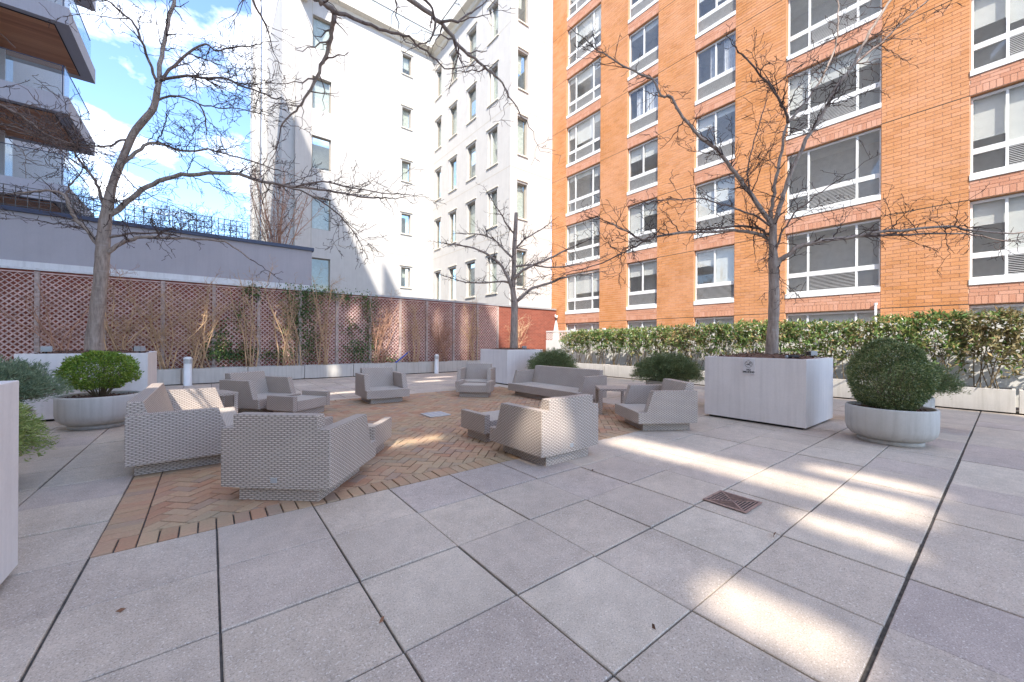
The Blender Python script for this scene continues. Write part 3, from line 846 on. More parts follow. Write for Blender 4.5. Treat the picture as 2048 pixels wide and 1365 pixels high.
# ------------------------------------------------------------------ balcony building on the left
lb = thing('balcony_building', 'modern grey building with stacked balconies over dark red timber soffits', 'building', (-8, 23, 0))
BXR, BYF, BYR = -4.08, 21.0, 25.1
for k, zt in enumerate((6.86, 10.08, 13.30, 16.52, 19.74)):
    s_ = MB().box(-16, BXR, BYF, BYR, zt - .62, zt).build('balcony_slab', 'slabgrey', lb)
    w_ = MB(); n = 26; dp = (BYR - BYF - .7) / n
    for i in range(n):
        y = BYF + .3 + i * dp; w_.box(-15.8, BXR - .42, y + .004, y + dp - .004, zt - .642 - random.uniform(0, .004), zt - .621)
    w_.build('soffit_planks', 'wood', s_)
    MB().box(-15.8, BXR - .38, BYF + .22, BYR - .36, zt - .628, zt - .6205).build('soffit_frame', 'black', s_)
    gl = MB()
    for i in range(8): gl.box(-4.26 - 1.45 * (i + 1), -4.26 - 1.45 * i - .02, BYF + .12, BYF + .132, zt + .02, zt + 1.12)
    for i in range(3): gl.box(BXR - .14, BXR - .128, BYF + .14 + 1.3 * i, BYF + .14 + 1.3 * i + 1.27, zt + .02, zt + 1.12)
    gl.build('glass_railing', 'railglass', s_)
    MB().box(-16, BXR - .12, BYF + .11, BYF + .142, zt + 1.12, zt + 1.14).box(BXR - .15, BXR - .118, BYF + .15, BYR - .2, zt + 1.12, zt + 1.14).box(-4.262, -4.238, BYF + .11, BYF + .142, zt, zt + 1.12).build('rail_cap', 'navy', s_)
    # recessed facade behind the balcony
    fz0, fz1 = zt, zt + 2.6
    MB().box(-16, -6.4, BYR - .9, BYR, fz0, fz1).build('facade_glass', 'glass_green', s_)
    f_ = MB()
    for i in range(7): f_.box(-6.5 - 1.5 * i, -6.36 - 1.5 * i, BYR - .96, BYR - .89, fz0, fz1)
    f_.box(-7.3, -6.7, BYF + 1.2, BYF + 1.8, fz0, fz1); f_.build('column', 'slabgrey', s_)
    MB().box(-7.2, -5.4, BYR - 1.2, BYR - 1.1, zt + .0, zt + .75).build('privacy_panel', 'slabgrey', s_)
MB().box(-16, -6.6, BYR - .5, BYR + 9, -.1, 26).build('core', 'slabgrey', lb)

# ------------------------------------------------------------------ boundary wall with lattice, grey parapet above
WY = 15.4
bw = thing('boundary_wall', 'long red brick garden wall with tan lattice panels behind the courtyard', 'wall', (4, WY, 0))
MB().box(-9, 15.08, WY, WY + .28, -.1, 3.07).build('brick_wall', 'redwall', bw)
MB().box(-9, 4.9, WY - .06, WY + .45, 3.07, 3.13).box(-9, 2.86, WY + .12, WY + .45, 3.131, 3.3).build('coping', 'coping_white', bw)
MB().box(4.903, 15.05, WY - .05, WY + .35, 3.072, 3.15).build('coping', 'greymetal', bw)
posts_x = [-6.1, -4.75, -3.5, -2.3, -1.09, .1, 1.28, 2.5, 3.72, 4.94, 6.15, 7.33, 8.63, 9.9, 11.07]
slat_n = 0
for x in posts_x: MB().box(x - .045, x + .045, WY - .075, WY - .002, .30, 3.04).build('post', 'post_wood', bw)
LZ0, LZ1 = .42, 2.99
for pi, (xa, xb) in enumerate(zip(posts_x, posts_x[1:])):
    a, b = xa + .047, xb - .047
    fr = MB().box(a, b, WY - .035, WY - .003, LZ1, LZ1 + .035).box(a, b, WY - .035, WY - .003, LZ0 - .035, LZ0)
    pn = fr.build('lattice_panel', 'lattice_wood', bw)
    jn = MB(); pitch = .135; hw = .017
    for sgn, y0, y1 in ((1, WY - .034, WY - .021), (-1, WY - .020, WY - .008)):
        c0, c1 = (a - (LZ1 - LZ0), b) if sgn == 1 else (a, b + (LZ1 - LZ0))
        c = c0 + pitch * .5
        while c < c1:
            # slat along z = LZ0 + sgn*(x-c)
            xs, xe = (max(a, c), min(b, c + (LZ1 - LZ0))) if sgn == 1 else (max(a, c - (LZ1 - LZ0)), min(b, c))
            if xe - xs > .05:
                f_ = lambda x: LZ0 + sgn * (x - c)
                dz = hw * math.sqrt(2)
                def cl(z): return min(LZ1, max(LZ0, z))
                poly = [(xs, cl(f_(xs) - dz)), (xe, cl(f_(xe) - dz)), (xe, cl(f_(xe) + dz)), (xs, cl(f_(xs) + dz))]
                tgt = MB() if (slat_n < 300 and xb > -3.6) else jn
                tgt.prism(poly, 1, y0, y1)
                if tgt is not jn: tgt.build('slat', 'lattice_wood', pn); slat_n += 1
            c += pitch
    if jn.v: jn.build('slats', 'lattice_wood', pn, kind='stuff')
gp = thing('grey_parapet_wall', 'grey rendered parapet wall with navy coping above the lattice wall', 'wall', (-2, WY + .5, 3.1))
MB().box(-9, 2.9, WY + .15, WY + .75, 3.30, 4.55).build('render', 'greystucco', gp)
MB().box(-9, 2.96, WY + .08, WY + .82, 4.55, 4.66).build('coping', 'navy', gp)
MB().box(-9, 2.88, WY + .76, 20.8, 3.2, 3.9).build('roof_deck', 'floorwood', gp)
# roof trellises
TR = [(-4.4, -3.4), (-3.2, -2.2), (-1.97, -1.0), (-.92, .03), (.2, 1.0)]
pos_names = ['leftmost, under the balconies', 'second from the left', 'right of the big tree trunk', 'second from the right', 'rightmost']
for i, (xa, xb) in enumerate(TR):
    t = tag(bpy.data.objects.new('roof_trellis', None), 'thin metal grid trellis on the grey parapet, ' + pos_names[i], 'trellis', 'trellises along the grey parapet'); col.objects.link(t)
    t.matrix_basis = Matrix.Translation((xa, WY + .5, 4.66))
    for k in range(6):
        x = xa + (xb - xa) * k / 5; MB().tube([(x, WY + .5, 4.6), (x, WY + .5, 5.3)], .011, 6).build('upright', 'railmetal', t)
    for k in range(4): 
        z = 4.78 + .17 * k; MB().tube([(xa, WY + .512, z), (xb, WY + .512, z)], .010, 6).build('crossbar', 'railmetal', t)

# ------------------------------------------------------------------ square tree planters
def tree_planter(x0, x1, y0, y1, label, mound=.05):
    t = thing('tree_planter', label, 'planter', ((x0 + x1) / 2, (y0 + y1) / 2, 0), 0, 'white square tree planters')
    h = 1.075; w = .05
    m = MB(); b = [(x0, y0), (x1, y0), (x1, y1), (x0, y1)]; i_ = [(x0 + w, y0 + w), (x1 - w, y0 + w), (x1 - w, y1 - w), (x0 + w, y1 - w)]
    m.v = [(*p, .035) for p in b] + [(*p, h) for p in b] + [(*p, h) for p in i_] + [(*p, .8) for p in i_]
    for a in range(4):
        c = (a + 1) % 4; m.f += [(a, c, 4 + c, 4 + a), (4 + a, 4 + c, 8 + c, 8 + a), (8 + a, 8 + c, 12 + c, 12 + a)]
    m.f.append((0, 3, 2, 1))
    m.build('box', 'planter_white', t, bevel=.006)
    MB().box(x0 + .06, x1 - .06, y0 + .06, y1 - .06, 0, .036).build('foot', 'darkslot', t)
    n = 22; s = MB(); g = []
    for i in range(n + 1):
        for j in range(n + 1):
            u, v = i / n, j / n; rr = max(abs(u - .5), abs(v - .5)) * 2
            s.v.append((x0 + w + .001 + (x1 - x0 - 2 * w - .002) * u, y0 + w + .001 + (y1 - y0 - 2 * w - .002) * v, h - .03 + mound * (1 - rr ** 2) + random.uniform(-.012, .016) * (1 - rr ** 6)))
    for i in range(n):
        for j in range(n): k = i * (n + 1) + j; s.f.append((k, k + n + 1, k + n + 2, k + 1))
    s.build('mulch', 'mulch', t)
    # loose bark chips
    N = 500; P = np.column_stack([rng.uniform(x0 + .08, x1 - .08, N), rng.uniform(y0 + .08, y1 - .08, N), np.zeros(N)])
    rr = np.maximum(abs(P[:, 0] - (x0 + x1) / 2) / (x1 - x0), abs(P[:, 1] - (y0 + y1) / 2) / (y1 - y0)) * 2
    P[:, 2] = h - .022 + mound * (1 - rr ** 2)
    D = rng.normal(size=(N, 3)); D[:, 2] = abs(D[:, 2]) * .5
    leaves('bark_chips', P, D, rng.uniform(.02, .06, N), .02, 'mulch', t, kind='stuff')
    return t
PR = (7.08, 8.52, 1.88, 3.40); PC = (7.1, 8.54, 9.34, 10.82); PL = (-2.36, -.86, 9.35, 10.85); PN = (-2.3, -.846, 1.95, 3.435)
tree_planter(*PR, 'square white planter box with the no smoking sign on its side', .08)
tree_planter(*PC, 'square white planter box at the far corner holding the small bare tree')
tree_planter(*PL, 'square white planter box on the left behind the clipped shrub bowl')
tree_planter(*PN, 'square white planter box cut off by the left edge of the picture')

# sign
sg = thing('no_smoking_sign', 'small no smoking sign fixed to the front of the white planter', 'sign', (7.07, 2.668, .8))
MB().box(7.066, 7.079, 2.583, 2.753, .80, 1.052).build('plate', 'signplate', sg, bevel=.002)
def text_mesh(txt, size, x, yc, zc, parent, name):
    cu = bpy.data.curves.new(name, 'FONT'); cu.body = txt; cu.size = size; cu.align_x = 'CENTER'; cu.align_y = 'CENTER'; cu.extrude = .0008; cu.offset = .0012
    ob = bpy.data.objects.new(name, cu); col.objects.link(ob)
    dg = bpy.context.evaluated_depsgraph_get(); me = bpy.data.meshes.new_from_object(ob.evaluated_get(dg)); bpy.data.objects.remove(ob)
    me.materials.clear(); me.materials.append(MATS['black'])
    # text x axis -> -Y (towards the right seen from the court), text y -> Z, facing -X
    me.transform(Matrix(((0, 0, -1, x), (-1, 0, 0, yc), (0, 1, 0, zc), (0, 0, 0, 1))))
    return link(name, me, parent)
text_mesh('NO', .040, 7.0645, 2.668, .872, sg, 'lettering')
text_mesh('SMOKING', .040, 7.0645, 2.668, .836, sg, 'lettering')
pt = MB()
cy, cz_ = 2.668, .968
for a in range(0, 360, 15):     # ring
    p = [(7.0638, cy + .055 * math.cos(R(q)), cz_ + .055 * math.sin(R(q))) for q in (a, a + 15)]; pt.tube(p, .0022, 4)
pt.box(7.063, 7.065, cy - .005, cy + .035, cz_ - .012, cz_ - .003)
pt.tube([(7.0638, cy - .012, cz_ - .008), (7.0638, cy - .02, cz_ + .008), (7.0638, cy - .008, cz_ + .02), (7.0638, cy - .018, cz_ + .032), (7.0638, cy - .034, cz_ + .022), (7.0638, cy - .036, cz_ + .0)], .003, 5)
pt.tube([(7.0636, cy + .039, cz_ + .039), (7.0636, cy - .039, cz_ - .039)], .0024, 4)
pt.build('symbol', 'black', sg)

# ------------------------------------------------------------------ trough planters
def trough(x0, x1, y0, y1, label, group, h=.465):
    t = thing('trough_planter', label, 'planter', ((x0 + x1) / 2, (y0 + y1) / 2, 0), 0, group)
    m = MB(); w = .045; z0 = .028
    b = [(x0, y0), (x1, y0), (x1, y1), (x0, y1)]; i_ = [(x0 + w, y0 + w), (x1 - w, y0 + w), (x1 - w, y1 - w), (x0 + w, y1 - w)]
    m.v = [(*p, z0) for p in b] + [(*p, h) for p in b] + [(*p, h) for p in i_] + [(*p, h - .12) for p in i_]
    for a in range(4):
        c = (a + 1) % 4; m.f += [(a, c, 4 + c, 4 + a), (4 + a, 4 + c, 8 + c, 8 + a), (8 + a, 8 + c, 12 + c, 12 + a)]
    m.f.append((0, 3, 2, 1)); m.build('box', 'concrete', t, bevel=.006)
    MB().box(x0 + .05, x1 - .05, y0 + .05, y1 - .05, 0, .03).build('foot', 'darkslot', t)  # near-black block fills the gap below, its colour stands for shadow
    MB().box(x0 + w + .001, x1 - w - .001, y0 + w + .001, y1 - w - .001, h - .14, h - .045).build('soil', 'soil', t)
    return t
ORD = ['first', 'second', 'third', 'fourth', 'fifth', 'sixth', 'seventh', 'eighth', 'ninth', 'tenth', 'eleventh', 'twelfth', 'thirteenth', 'fourteenth', 'fifteenth', 'sixteenth']
tx = [-.648 + 1.6 * k for k in range(-2, 8)]
for k in range(9):
    trough(tx[k] + .008, tx[k + 1] - .008, 14.73, 15.27, f'low concrete trough along the lattice wall, {ORD[k]} from the left', 'concrete troughs along the lattice wall')
ty = [-.08 + 1.62 * k for k in range(-1, 8)]
for k in range(8):
    lab = 'low concrete trough under the hedge at the right edge of the picture' if k == 0 else f'low concrete trough under the hedge, {ORD[k - 1]} left of the gap at the right edge'
    trough(12.0, 12.55, ty[k] + .01, ty[k + 1] - .03, lab, 'concrete troughs under the hedge')

# ------------------------------------------------------------------ wicker furniture (local: y forward, origin at ground under the back)
def prism_x(poly, x0, x1): return MB().prism(poly, 0, x0, x1)
def lounge(W, loc, phi, label, cat, name, group, tagplate=False):
    t = thing(name, label, cat, (loc[0], loc[1], 0), R(phi - 90), group)
    D, zb, zs, za, zk, at = .925, .12, .285, .60, .71, .105
    key = ('lounge', W)
    if key not in WIN_CACHE:
        arm = [(.0, zb), (D, zb), (D, zs), (.80, zs), (.695, za), (.0, za)]
        L = []
        xi = W / 2 - at
        sk = lambda p, q: abs(abs(p.x) - xi) < .003 and abs(abs(q.x) - xi) < .003 and (p.y < .001 and q.y < .001 or (p.y > D - .001 and q.y > D - .001) or (p.z < zb + .001 and q.z < zb + .001))
        L.append(('armrest', prism_x(arm, -W / 2, -xi).mesh('armrest', 'wicker', bevel=.009, uv=True, skip=sk)))
        L.append(('armrest', prism_x(arm, xi, W / 2).mesh('armrest', 'wicker', bevel=.009, uv=True, skip=sk)))
        sk2 = lambda p, q: sk(p, q) and max(p.z, q.z) < zk + 1 and (p.y < .001 or p.y > .2)
        bk = [(.0, zb), (.24, zb), (.24, zs - .01), (.115, zk), (.0, zk)]
        L.append(('backrest', prism_x(bk, -xi + .0005, xi - .0005).mesh('backrest', 'wicker', bevel=.009, uv=True, skip=sk2)))
        L.append(('seat', MB().box(-W / 2 + at + .001, W / 2 - at - .001, .2, D, zb, zs).mesh('seat', 'wicker', bevel=.009, uv=True, skip=sk2)))
        L.append(('seat_top', MB().box(-W / 2 + at + .006, W / 2 - at - .006, .21, D - .012, zs - .004, zs + .003).mesh('seat_top', 'seatweave', uv=True)))
        L.append(('plinth', MB().box(-W / 2 + .118, W / 2 - .118, .055, .80, 0, zb + .02).mesh('plinth', 'wicker', uv=True)))
        WIN_CACHE[key] = L
    for nm, me in WIN_CACHE[key]:
        o = bpy.data.objects.new(nm, me); col.objects.link(o); o.parent = t
    if tagplate:
        o = MB().box(-.03, .02, -.006, .004, .165, .205).build('tag', 'greymetal'); o.parent = t
    return t
def ottoman(c, phi, label):
    W, D, zb, zs, za, at = .82, .58, .12, .285, .37, .085
    t = thing('wicker_ottoman', label, 'ottoman', (c[0], c[1], 0), R(phi - 90), 'wicker ottomans')
    key = 'ottoman'
    if key not in WIN_CACHE:
        L = []
        for s_ in (-1, 1):
            x0, x1 = sorted((s_ * W / 2, s_ * (W / 2 - at)))
            L.append(('armrest', MB().box(x0, x1, -D / 2, D / 2, zb, za).mesh('armrest', 'wicker', bevel=.009, uv=True)))
        L.append(('seat', MB().box(-W / 2 + at + .001, W / 2 - at - .001, -D / 2, D / 2, zb, zs).mesh('seat', 'wicker', bevel=.009, uv=True)))
        L.append(('seat_top', MB().box(-W / 2 + at + .006, W / 2 - at - .006, -D / 2 + .012, D / 2 - .012, zs - .004, zs + .003).mesh('seat_top', 'seatweave', uv=True)))
        L.append(('plinth', MB().box(-W / 2 + .07, W / 2 - .07, -D / 2 + .07, D / 2 - .07, 0, zb + .02).mesh('plinth', 'wicker', uv=True)))
        WIN_CACHE[key] = L
    for nm, me in WIN_CACHE[key]:
        o = bpy.data.objects.new(nm, me); col.objects.link(o); o.parent = t
def side_table(c, rz, label):
    t = thing('wicker_side_table', label, 'table', (c[0], c[1], 0), R(rz), 'wicker side tables')
    s, h, l = .275, .47, .03
    o = MB().box(-s, s, -s, s, h - .045, h).build('tabletop', 'wicker', bevel=.006, uv=True); o.parent = t
    for a in (-1, 1):
        for b in (-1, 1):
            x, y = a * (s - l), b * (s - l)
            o = MB().box(x - l + .002, x + l - .002, y - l + .002, y + l - .002, 0, h - .046).build('leg', 'wicker', bevel=.005, uv=True); o.parent = t
    for a in (-1, 1):
        o = MB().box(-s + 2 * l, s - 2 * l, a * (s - l) - l + .004, a * (s - l) + l - .004, .002, .045).build('rail', 'wicker', uv=True); o.parent = t
CH = 'wicker lounge chairs around the brick circle'
CW = .905
lounge(2.32, (-.62, 6.20), 0, 'long grey wicker sofa at the left edge of the brick paving, facing right', 'sofa', 'wicker_sofa', 'wicker sofas')
lounge(2.31, (6.78, 6.51), 180, 'long brown grey wicker sofa behind the side table in front of the hedge', 'sofa', 'wicker_sofa', 'wicker sofas')
lounge(CW, (.416, 3.627), 49.1, 'grey wicker armchair in the foreground seen square from behind', 'armchair', 'wicker_armchair', CH, True)
lounge(CW, (3.135, 2.945), 90.6, 'wicker armchair with sunlit back standing half on the concrete pavers', 'armchair', 'wicker_armchair', CH, True)
lounge(CW, (5.962, 3.236), 149, 'grey wicker armchair just left of the no smoking planter', 'armchair', 'wicker_armchair', CH)
lounge(CW, (3.01, 8.94), -92, 'wicker armchair without ottoman facing the camera at the far edge of the bricks', 'armchair', 'wicker_armchair', CH)
lounge(CW, (5.98, 9.14), -135, 'wicker armchair with its ottoman in front of the far corner planter', 'armchair', 'wicker_armchair', CH)
lounge(CW, (.505, 8.946), -55, 'wicker armchair at the far left behind its ottoman, near the slim bollard', 'armchair', 'wicker_armchair', CH)
def off(p, ang, d, lat=0): return (p[0] + d * math.cos(R(ang)) + lat * math.cos(R(ang + 90)), p[1] + d * math.sin(R(ang)) + lat * math.sin(R(ang + 90)))
ottoman((1.29, 4.75), 51, 'wicker ottoman in front of the foreground armchair seen from behind')
ottoman((3.18, 4.416), 91, 'wicker ottoman beyond the armchair with the sunlit back')
ottoman((5.08, 7.95), -135.5, 'wicker ottoman directly in front of the chair by the far corner planter')
ottoman((1.273, 7.787), -55.5, 'wicker ottoman in front of the far left armchair')
side_table((5.99, 4.61), 48, 'square wicker side table between the right sofa and the right armchair')
side_table((.02, 7.85), 20, 'square wicker side table half hidden behind the left sofa')

# ------------------------------------------------------------------ bowls
def bowl(c, label, R0=.46):
    t = thing('bowl_planter', label, 'planter', (c[0], c[1], 0), 0, 'round concrete bowl planters')
    k = R0 / .46
    MB().lathe([(.30 * k, 0), (.335 * k, 0), (.335 * k, .05), (.30 * k, .055)], c).build('foot_ring', 'concrete', t, smooth=True)
    MB().lathe([(.10, .055), (.345 * k, .056), (.40 * k, .085), (.445 * k, .14), (.46 * k, .21), (.462 * k, .455), (.455 * k, .475), (.43 * k, .475), (.422 * k, .455), (.42 * k, .38)], c, 56).build('bowl', 'concrete', t, smooth=True)
    s = MB(); n = 36; s.v.append((c[0], c[1], .45))
    for j in range(n): a = 2 * math.pi * j / n; s.v.append((c[0] + .419 * k * math.cos(a), c[1] + .419 * k * math.sin(a), .425))
    s.f = [(0, 1 + j, 1 + (j + 1) % n) for j in range(n)]; s.build('mulch', 'mulch', t)
    N = 260; a = rng.uniform(0, 6.283, N); r_ = np.sqrt(rng.uniform(0, 1, N)) * .38 * k
    P = np.column_stack([c[0] + r_ * np.cos(a), c[1] + r_ * np.sin(a), .452 - .02 * r_]); D = rng.normal(size=(N, 3)); D[:, 2] = abs(D[:, 2]) * .5
    leaves('bark_chips', P, D, rng.uniform(.015, .045, N), .016, 'mulch', t, kind='stuff')
bowl((7.28, 1.0), 'round concrete bowl planter holding the dense clipped ball shrub on the right')
bowl((-1.31, 8.5), 'round concrete bowl planter on the left holding the bright green clipped shrub')
bowl((8.95, 1.18), 'round concrete bowl planter mostly hidden behind the ball shrub bowl on the right')
bowl((8.15, 4.75), 'round concrete bowl planter hidden by a juniper behind the right armchair')
bowl((7.95, 8.25), 'round concrete bowl planter hidden by a juniper behind the right sofa')
bowl((-1.98, 5.3), 'round concrete bowl planter under the junipers at the left edge')
bowl((-2.05, 6.9), 'round concrete bowl planter far left, hidden under the blue green juniper')

def sph(n):
    v = rng.normal(size=(n, 3)); return unit(v)
def clipped_shrub(c, rad, zc, n, leafL, mat, label, lump=.06, seed=1, open_=.0):
    t = thing('clipped_shrub', label, 'shrub', (c[0], c[1], .44), 0, 'clipped shrubs in bowls')
    d = sph(n)
    rr = 1 - np.abs(rng.normal(0, .07 + open_, n)); rr = np.clip(rr, .35, 1.03)
    ph = rng.uniform(0, 6, 9); fr = rng.uniform(3, 9, (9, 3))
    lum = 1 + lump * sum(np.sin(d @ fr[i] + ph[i]) for i in range(9)) / 3
    tap = 1 - .16 * np.clip(d[:, 2], 0, 1)
    P = d * np.array(rad) * (rr * lum)[:, None] * np.column_stack([tap, tap, np.ones(n)]) + np.array([c[0], c[1], zc]) + rng.normal(0, .008, (n, 3))
    P = P[P[:, 2] > .46]; d = d[:len(P)] if False else unit(P - np.array([c[0], c[1], zc]))
    D = d * .7 + rng.normal(0, .6, P.shape); D[:, 2] += .25
    leaves('foliage', P, D, leafL * rng.uniform(.7, 1.3, len(P)), leafL * .55, mat, t)
    s = MB()
    for k in range(16):
        a = random.uniform(0, 6.28); q = random.uniform(.3, .85)
        p0 = Vector((c[0] + .04 * math.cos(a), c[1] + .04 * math.sin(a), .42))
        p2 = Vector((c[0] + rad[0] * q * math.cos(a), c[1] + rad[1] * q * math.sin(a), zc + rad[2] * random.uniform(-.2, .5)))
        p1 = p0.lerp(p2, .5) + Vector((0, 0, -.03)); s.tube([p0, p1, p2], [.012, .008, .004], 5)
    s.build('stems', 'stem', t, smooth=True)
clipped_shrub((7.28, 1.0), (.43, .43, .49), .88, 24000, .028, 'boxwood', 'dense dark green clipped ball shrub in the right bowl', .085)
clipped_shrub((-1.31, 8.5), (.43, .43, .28), .84, 9000, .036, 'boxwood_bright', 'bright yellow green clipped dome shrub in the left bowl', .09, open_=.07)

def juniper(c, rad, zc, n, mat, label, z_min=.2):
    t = thing('juniper', label, 'shrub', (c[0], c[1], .44), 0, 'spreading junipers')
    # sprays: curved fronds leaving the centre, each dressed with fine needles
    nf = int(n / 55); P = []; D = []
    st_ = MB(); ctr_ = np.array([c[0], c[1], .5])
    for k in range(nf):
        d = sph(1)[0]; d[2] = abs(d[2]) * 1.1 - .35
        tip = np.array([c[0], c[1], zc]) + d * np.array(rad) * random.uniform(.55, 1.08) ** .6
        if tip[2] < z_min: tip[2] = z_min + random.uniform(0, .1)
        base = ctr_ + (tip - ctr_) * random.uniform(.35, .6) + np.array([0, 0, .04])
        axis = tip - base; L = np.linalg.norm(axis)
        m_ = int(55 * random.uniform(.7, 1.3)); u = rng.uniform(0, 1, m_) ** .8
        pts = base + axis * u[:, None] + np.array([0, 0, 1]) * (.10 * L * np.sin(u * 3.1))[:, None]
        spread = (.012 + .05 * (1 - u))[:, None]
        pts = pts + rng.normal(0, 1, (m_, 3)) * spread
        dd = axis / max(L, .01) + rng.normal(0, .55, (m_, 3)); dd[:, 2] += .25
        P.append(pts); D.append(dd)
        if k % 3 == 0: st_.tube([ctr_, base, tip - axis * .2], [.012, .007, .003], 4)
    P = np.concatenate(P); D = np.concatenate(D)
    leaves('foliage', P, D, rng.uniform(.025, .06, len(P)), rng.uniform(.006, .011, len(P)), mat, t, .1)
    st_.build('stems', 'stem', t, kind='stuff')
juniper((8.15, 4.75), (.80, .80, .56), .66, 48000, 'juniper', 'wide green juniper spreading behind the right armchair')
juniper((7.95, 8.25), (.80, .80, .60), .68, 34000, 'juniper', 'round green juniper behind the right sofa beside the far corner planter')
juniper((8.95, .92), (.52, .52, .46), .72, 17000, 'juniper', 'smaller green juniper peeking out right of the clipped ball shrub')
juniper((-1.74, 5.25), (.64, .66, .60), .46, 30000, 'juniper_olive', 'olive green juniper hanging down beside the left edge planter', .04)
juniper((-1.95, 6.95), (.62, .70, .42), .78, 26000, 'juniper_blue', 'blue green juniper left of the bright clipped shrub')

# ------------------------------------------------------------------ trees
def px_line(pts, d0, d1=None):
    n = len(pts); d1 = d0 if d1 is None else d1
    return [at_depth(x, y, d0 + (d1 - d0) * i / (n - 1)) for i, (x, y) in enumerate(pts)]
def smooth_line(P, k=3):
    out = []
    for i in range(len(P) - 1):
        p0, p1, p2, p3 = P[max(i - 1, 0)], P[i], P[i + 1], P[min(i + 2, len(P) - 1)]
        for j in range(k):
            t = j / k
            out.append(.5 * ((2 * p1) + (p2 - p0) * t + (2 * p0 - 5 * p1 + 4 * p2 - p3) * t * t + (3 * p1 - p0 - 3 * p2 + p3) * t ** 3))
    out.append(P[-1]); return out
def twig(mb, p, d, L, r, level, rs, droop=0.0, minr=.0024):
    n = max(3, int(L / .075)); pts = [p]; q = p.copy(); d = d.normalized(); zig = 1
    side = d.orthogonal().normalized(); side.rotate(Matrix.Rotation(rs.uniform(0, 6.28), 3, d))
    for i in range(n):
        zig = -zig
        e = d + side * (.30 * zig) + Vector((rs.gauss(0, .16), rs.gauss(0, .16), rs.gauss(0, .13) + .035 - droop))
        e.normalize(); q = q + e * (L / n); pts.append(q.copy()); d = (d * .8 + e * .2).normalized()
    rad = [max(minr, r * (1 - .75 * i / n)) for i in range(n + 1)]
    mb.tube(pts, rad, 4 if r > .006 else 3, cap=False)
    if level > 0:
        k = int(L / .13) if level > 1 else int(L / .10)
        for i in range(k):
            j = rs.randint(1, n); s = side * rs.choice((-1, 1)) + Vector((rs.gauss(0, .5), rs.gauss(0, .5), rs.gauss(0, .45)))
            dd = (d * rs.uniform(.4, 1.1) + s * .9)
            twig(mb, pts[j], dd, L * rs.uniform(.22, .55), max(minr, rad[j] * .62), level - 1, rs, droop, minr)
    else:
        # knobbly buds
        for i in range(1, n):
            if rs.random() < .35:
                b = pts[i] + Vector((rs.gauss(0, 1), rs.gauss(0, 1), rs.gauss(0, 1))).normalized() * .02
                mb.tube([pts[i], b], [minr * 1.3, minr * .8], 3, cap=False)
def tree(label, trunk, limbs, seed, bark='bark', twigm='twig', density=1.0, tw_len=(.35, 1.0), name='tree', minr=.0038, base=None):
    rs = random.Random(seed); b = base or trunk[0][0]
    t = thing(name, label, 'tree', (b[0], b[1], b[2]), 0, 'bare honey locust trees')
    P = [q[0] for q in trunk]; sm = smooth_line(P, 3); rr = []
    for i in range(len(trunk) - 1):
        for j in range(3): rr.append(trunk[i][1] + (trunk[i + 1][1] - trunk[i][1]) * j / 3)
    rr.append(trunk[-1][1])
    rr = [r_ * rs.uniform(.95, 1.06) for r_ in rr]
    MB().tube(sm, rr, 12).build('trunk', bark, t, smooth=True)
    tm = MB()
    for (P, r0, r1, dens) in limbs:
        sm = smooth_line(P, 3); n = len(sm)
        sm = [p + Vector((rs.gauss(0, 1), rs.gauss(0, 1), rs.gauss(0, 1))) * (.008 if 0 < i < n - 1 else 0) for i, p in enumerate(sm)]
        rad = [max(minr, r0 + (r1 - r0) * (i / (n - 1)) ** .8) for i in range(n)]
        MB().tube(sm, rad, 8).build('limb', bark if r0 > .03 else ('bark_dark' if bark == 'bark' else bark), t, smooth=True)
        length = sum((sm[i + 1] - sm[i]).length for i in range(n - 1))
        k = int(length * 6.5 * dens * density)
        for i in range(k):
            u = rs.random() ** .75; j = min(n - 2, int(u * (n - 1))); p = sm[j].lerp(sm[j + 1], rs.random())
            ax = (sm[j + 1] - sm[j]).normalized()
            d = ax * rs.uniform(.2, 1.0) + Vector((rs.gauss(0, .75), rs.gauss(0, .75), rs.gauss(.08, .6)))
            L = rs.uniform(*tw_len) * (1.0 - .35 * u)
            twig(tm, p, d, L, min(rad[j] * .55, .011), 2 if L > .55 else 1, rs, minr=minr)
        twig(tm, sm[-1], (sm[-1] - sm[-2]), rs.uniform(.4, .8), rad[-1], 2, rs, minr=minr)
    tm.build('twigs', twigm, t, kind='stuff')
    return t
def pxr(r, d, x=1024): return r * d / F_PX * math.cos(math.atan((x - 1024) / F_PX))

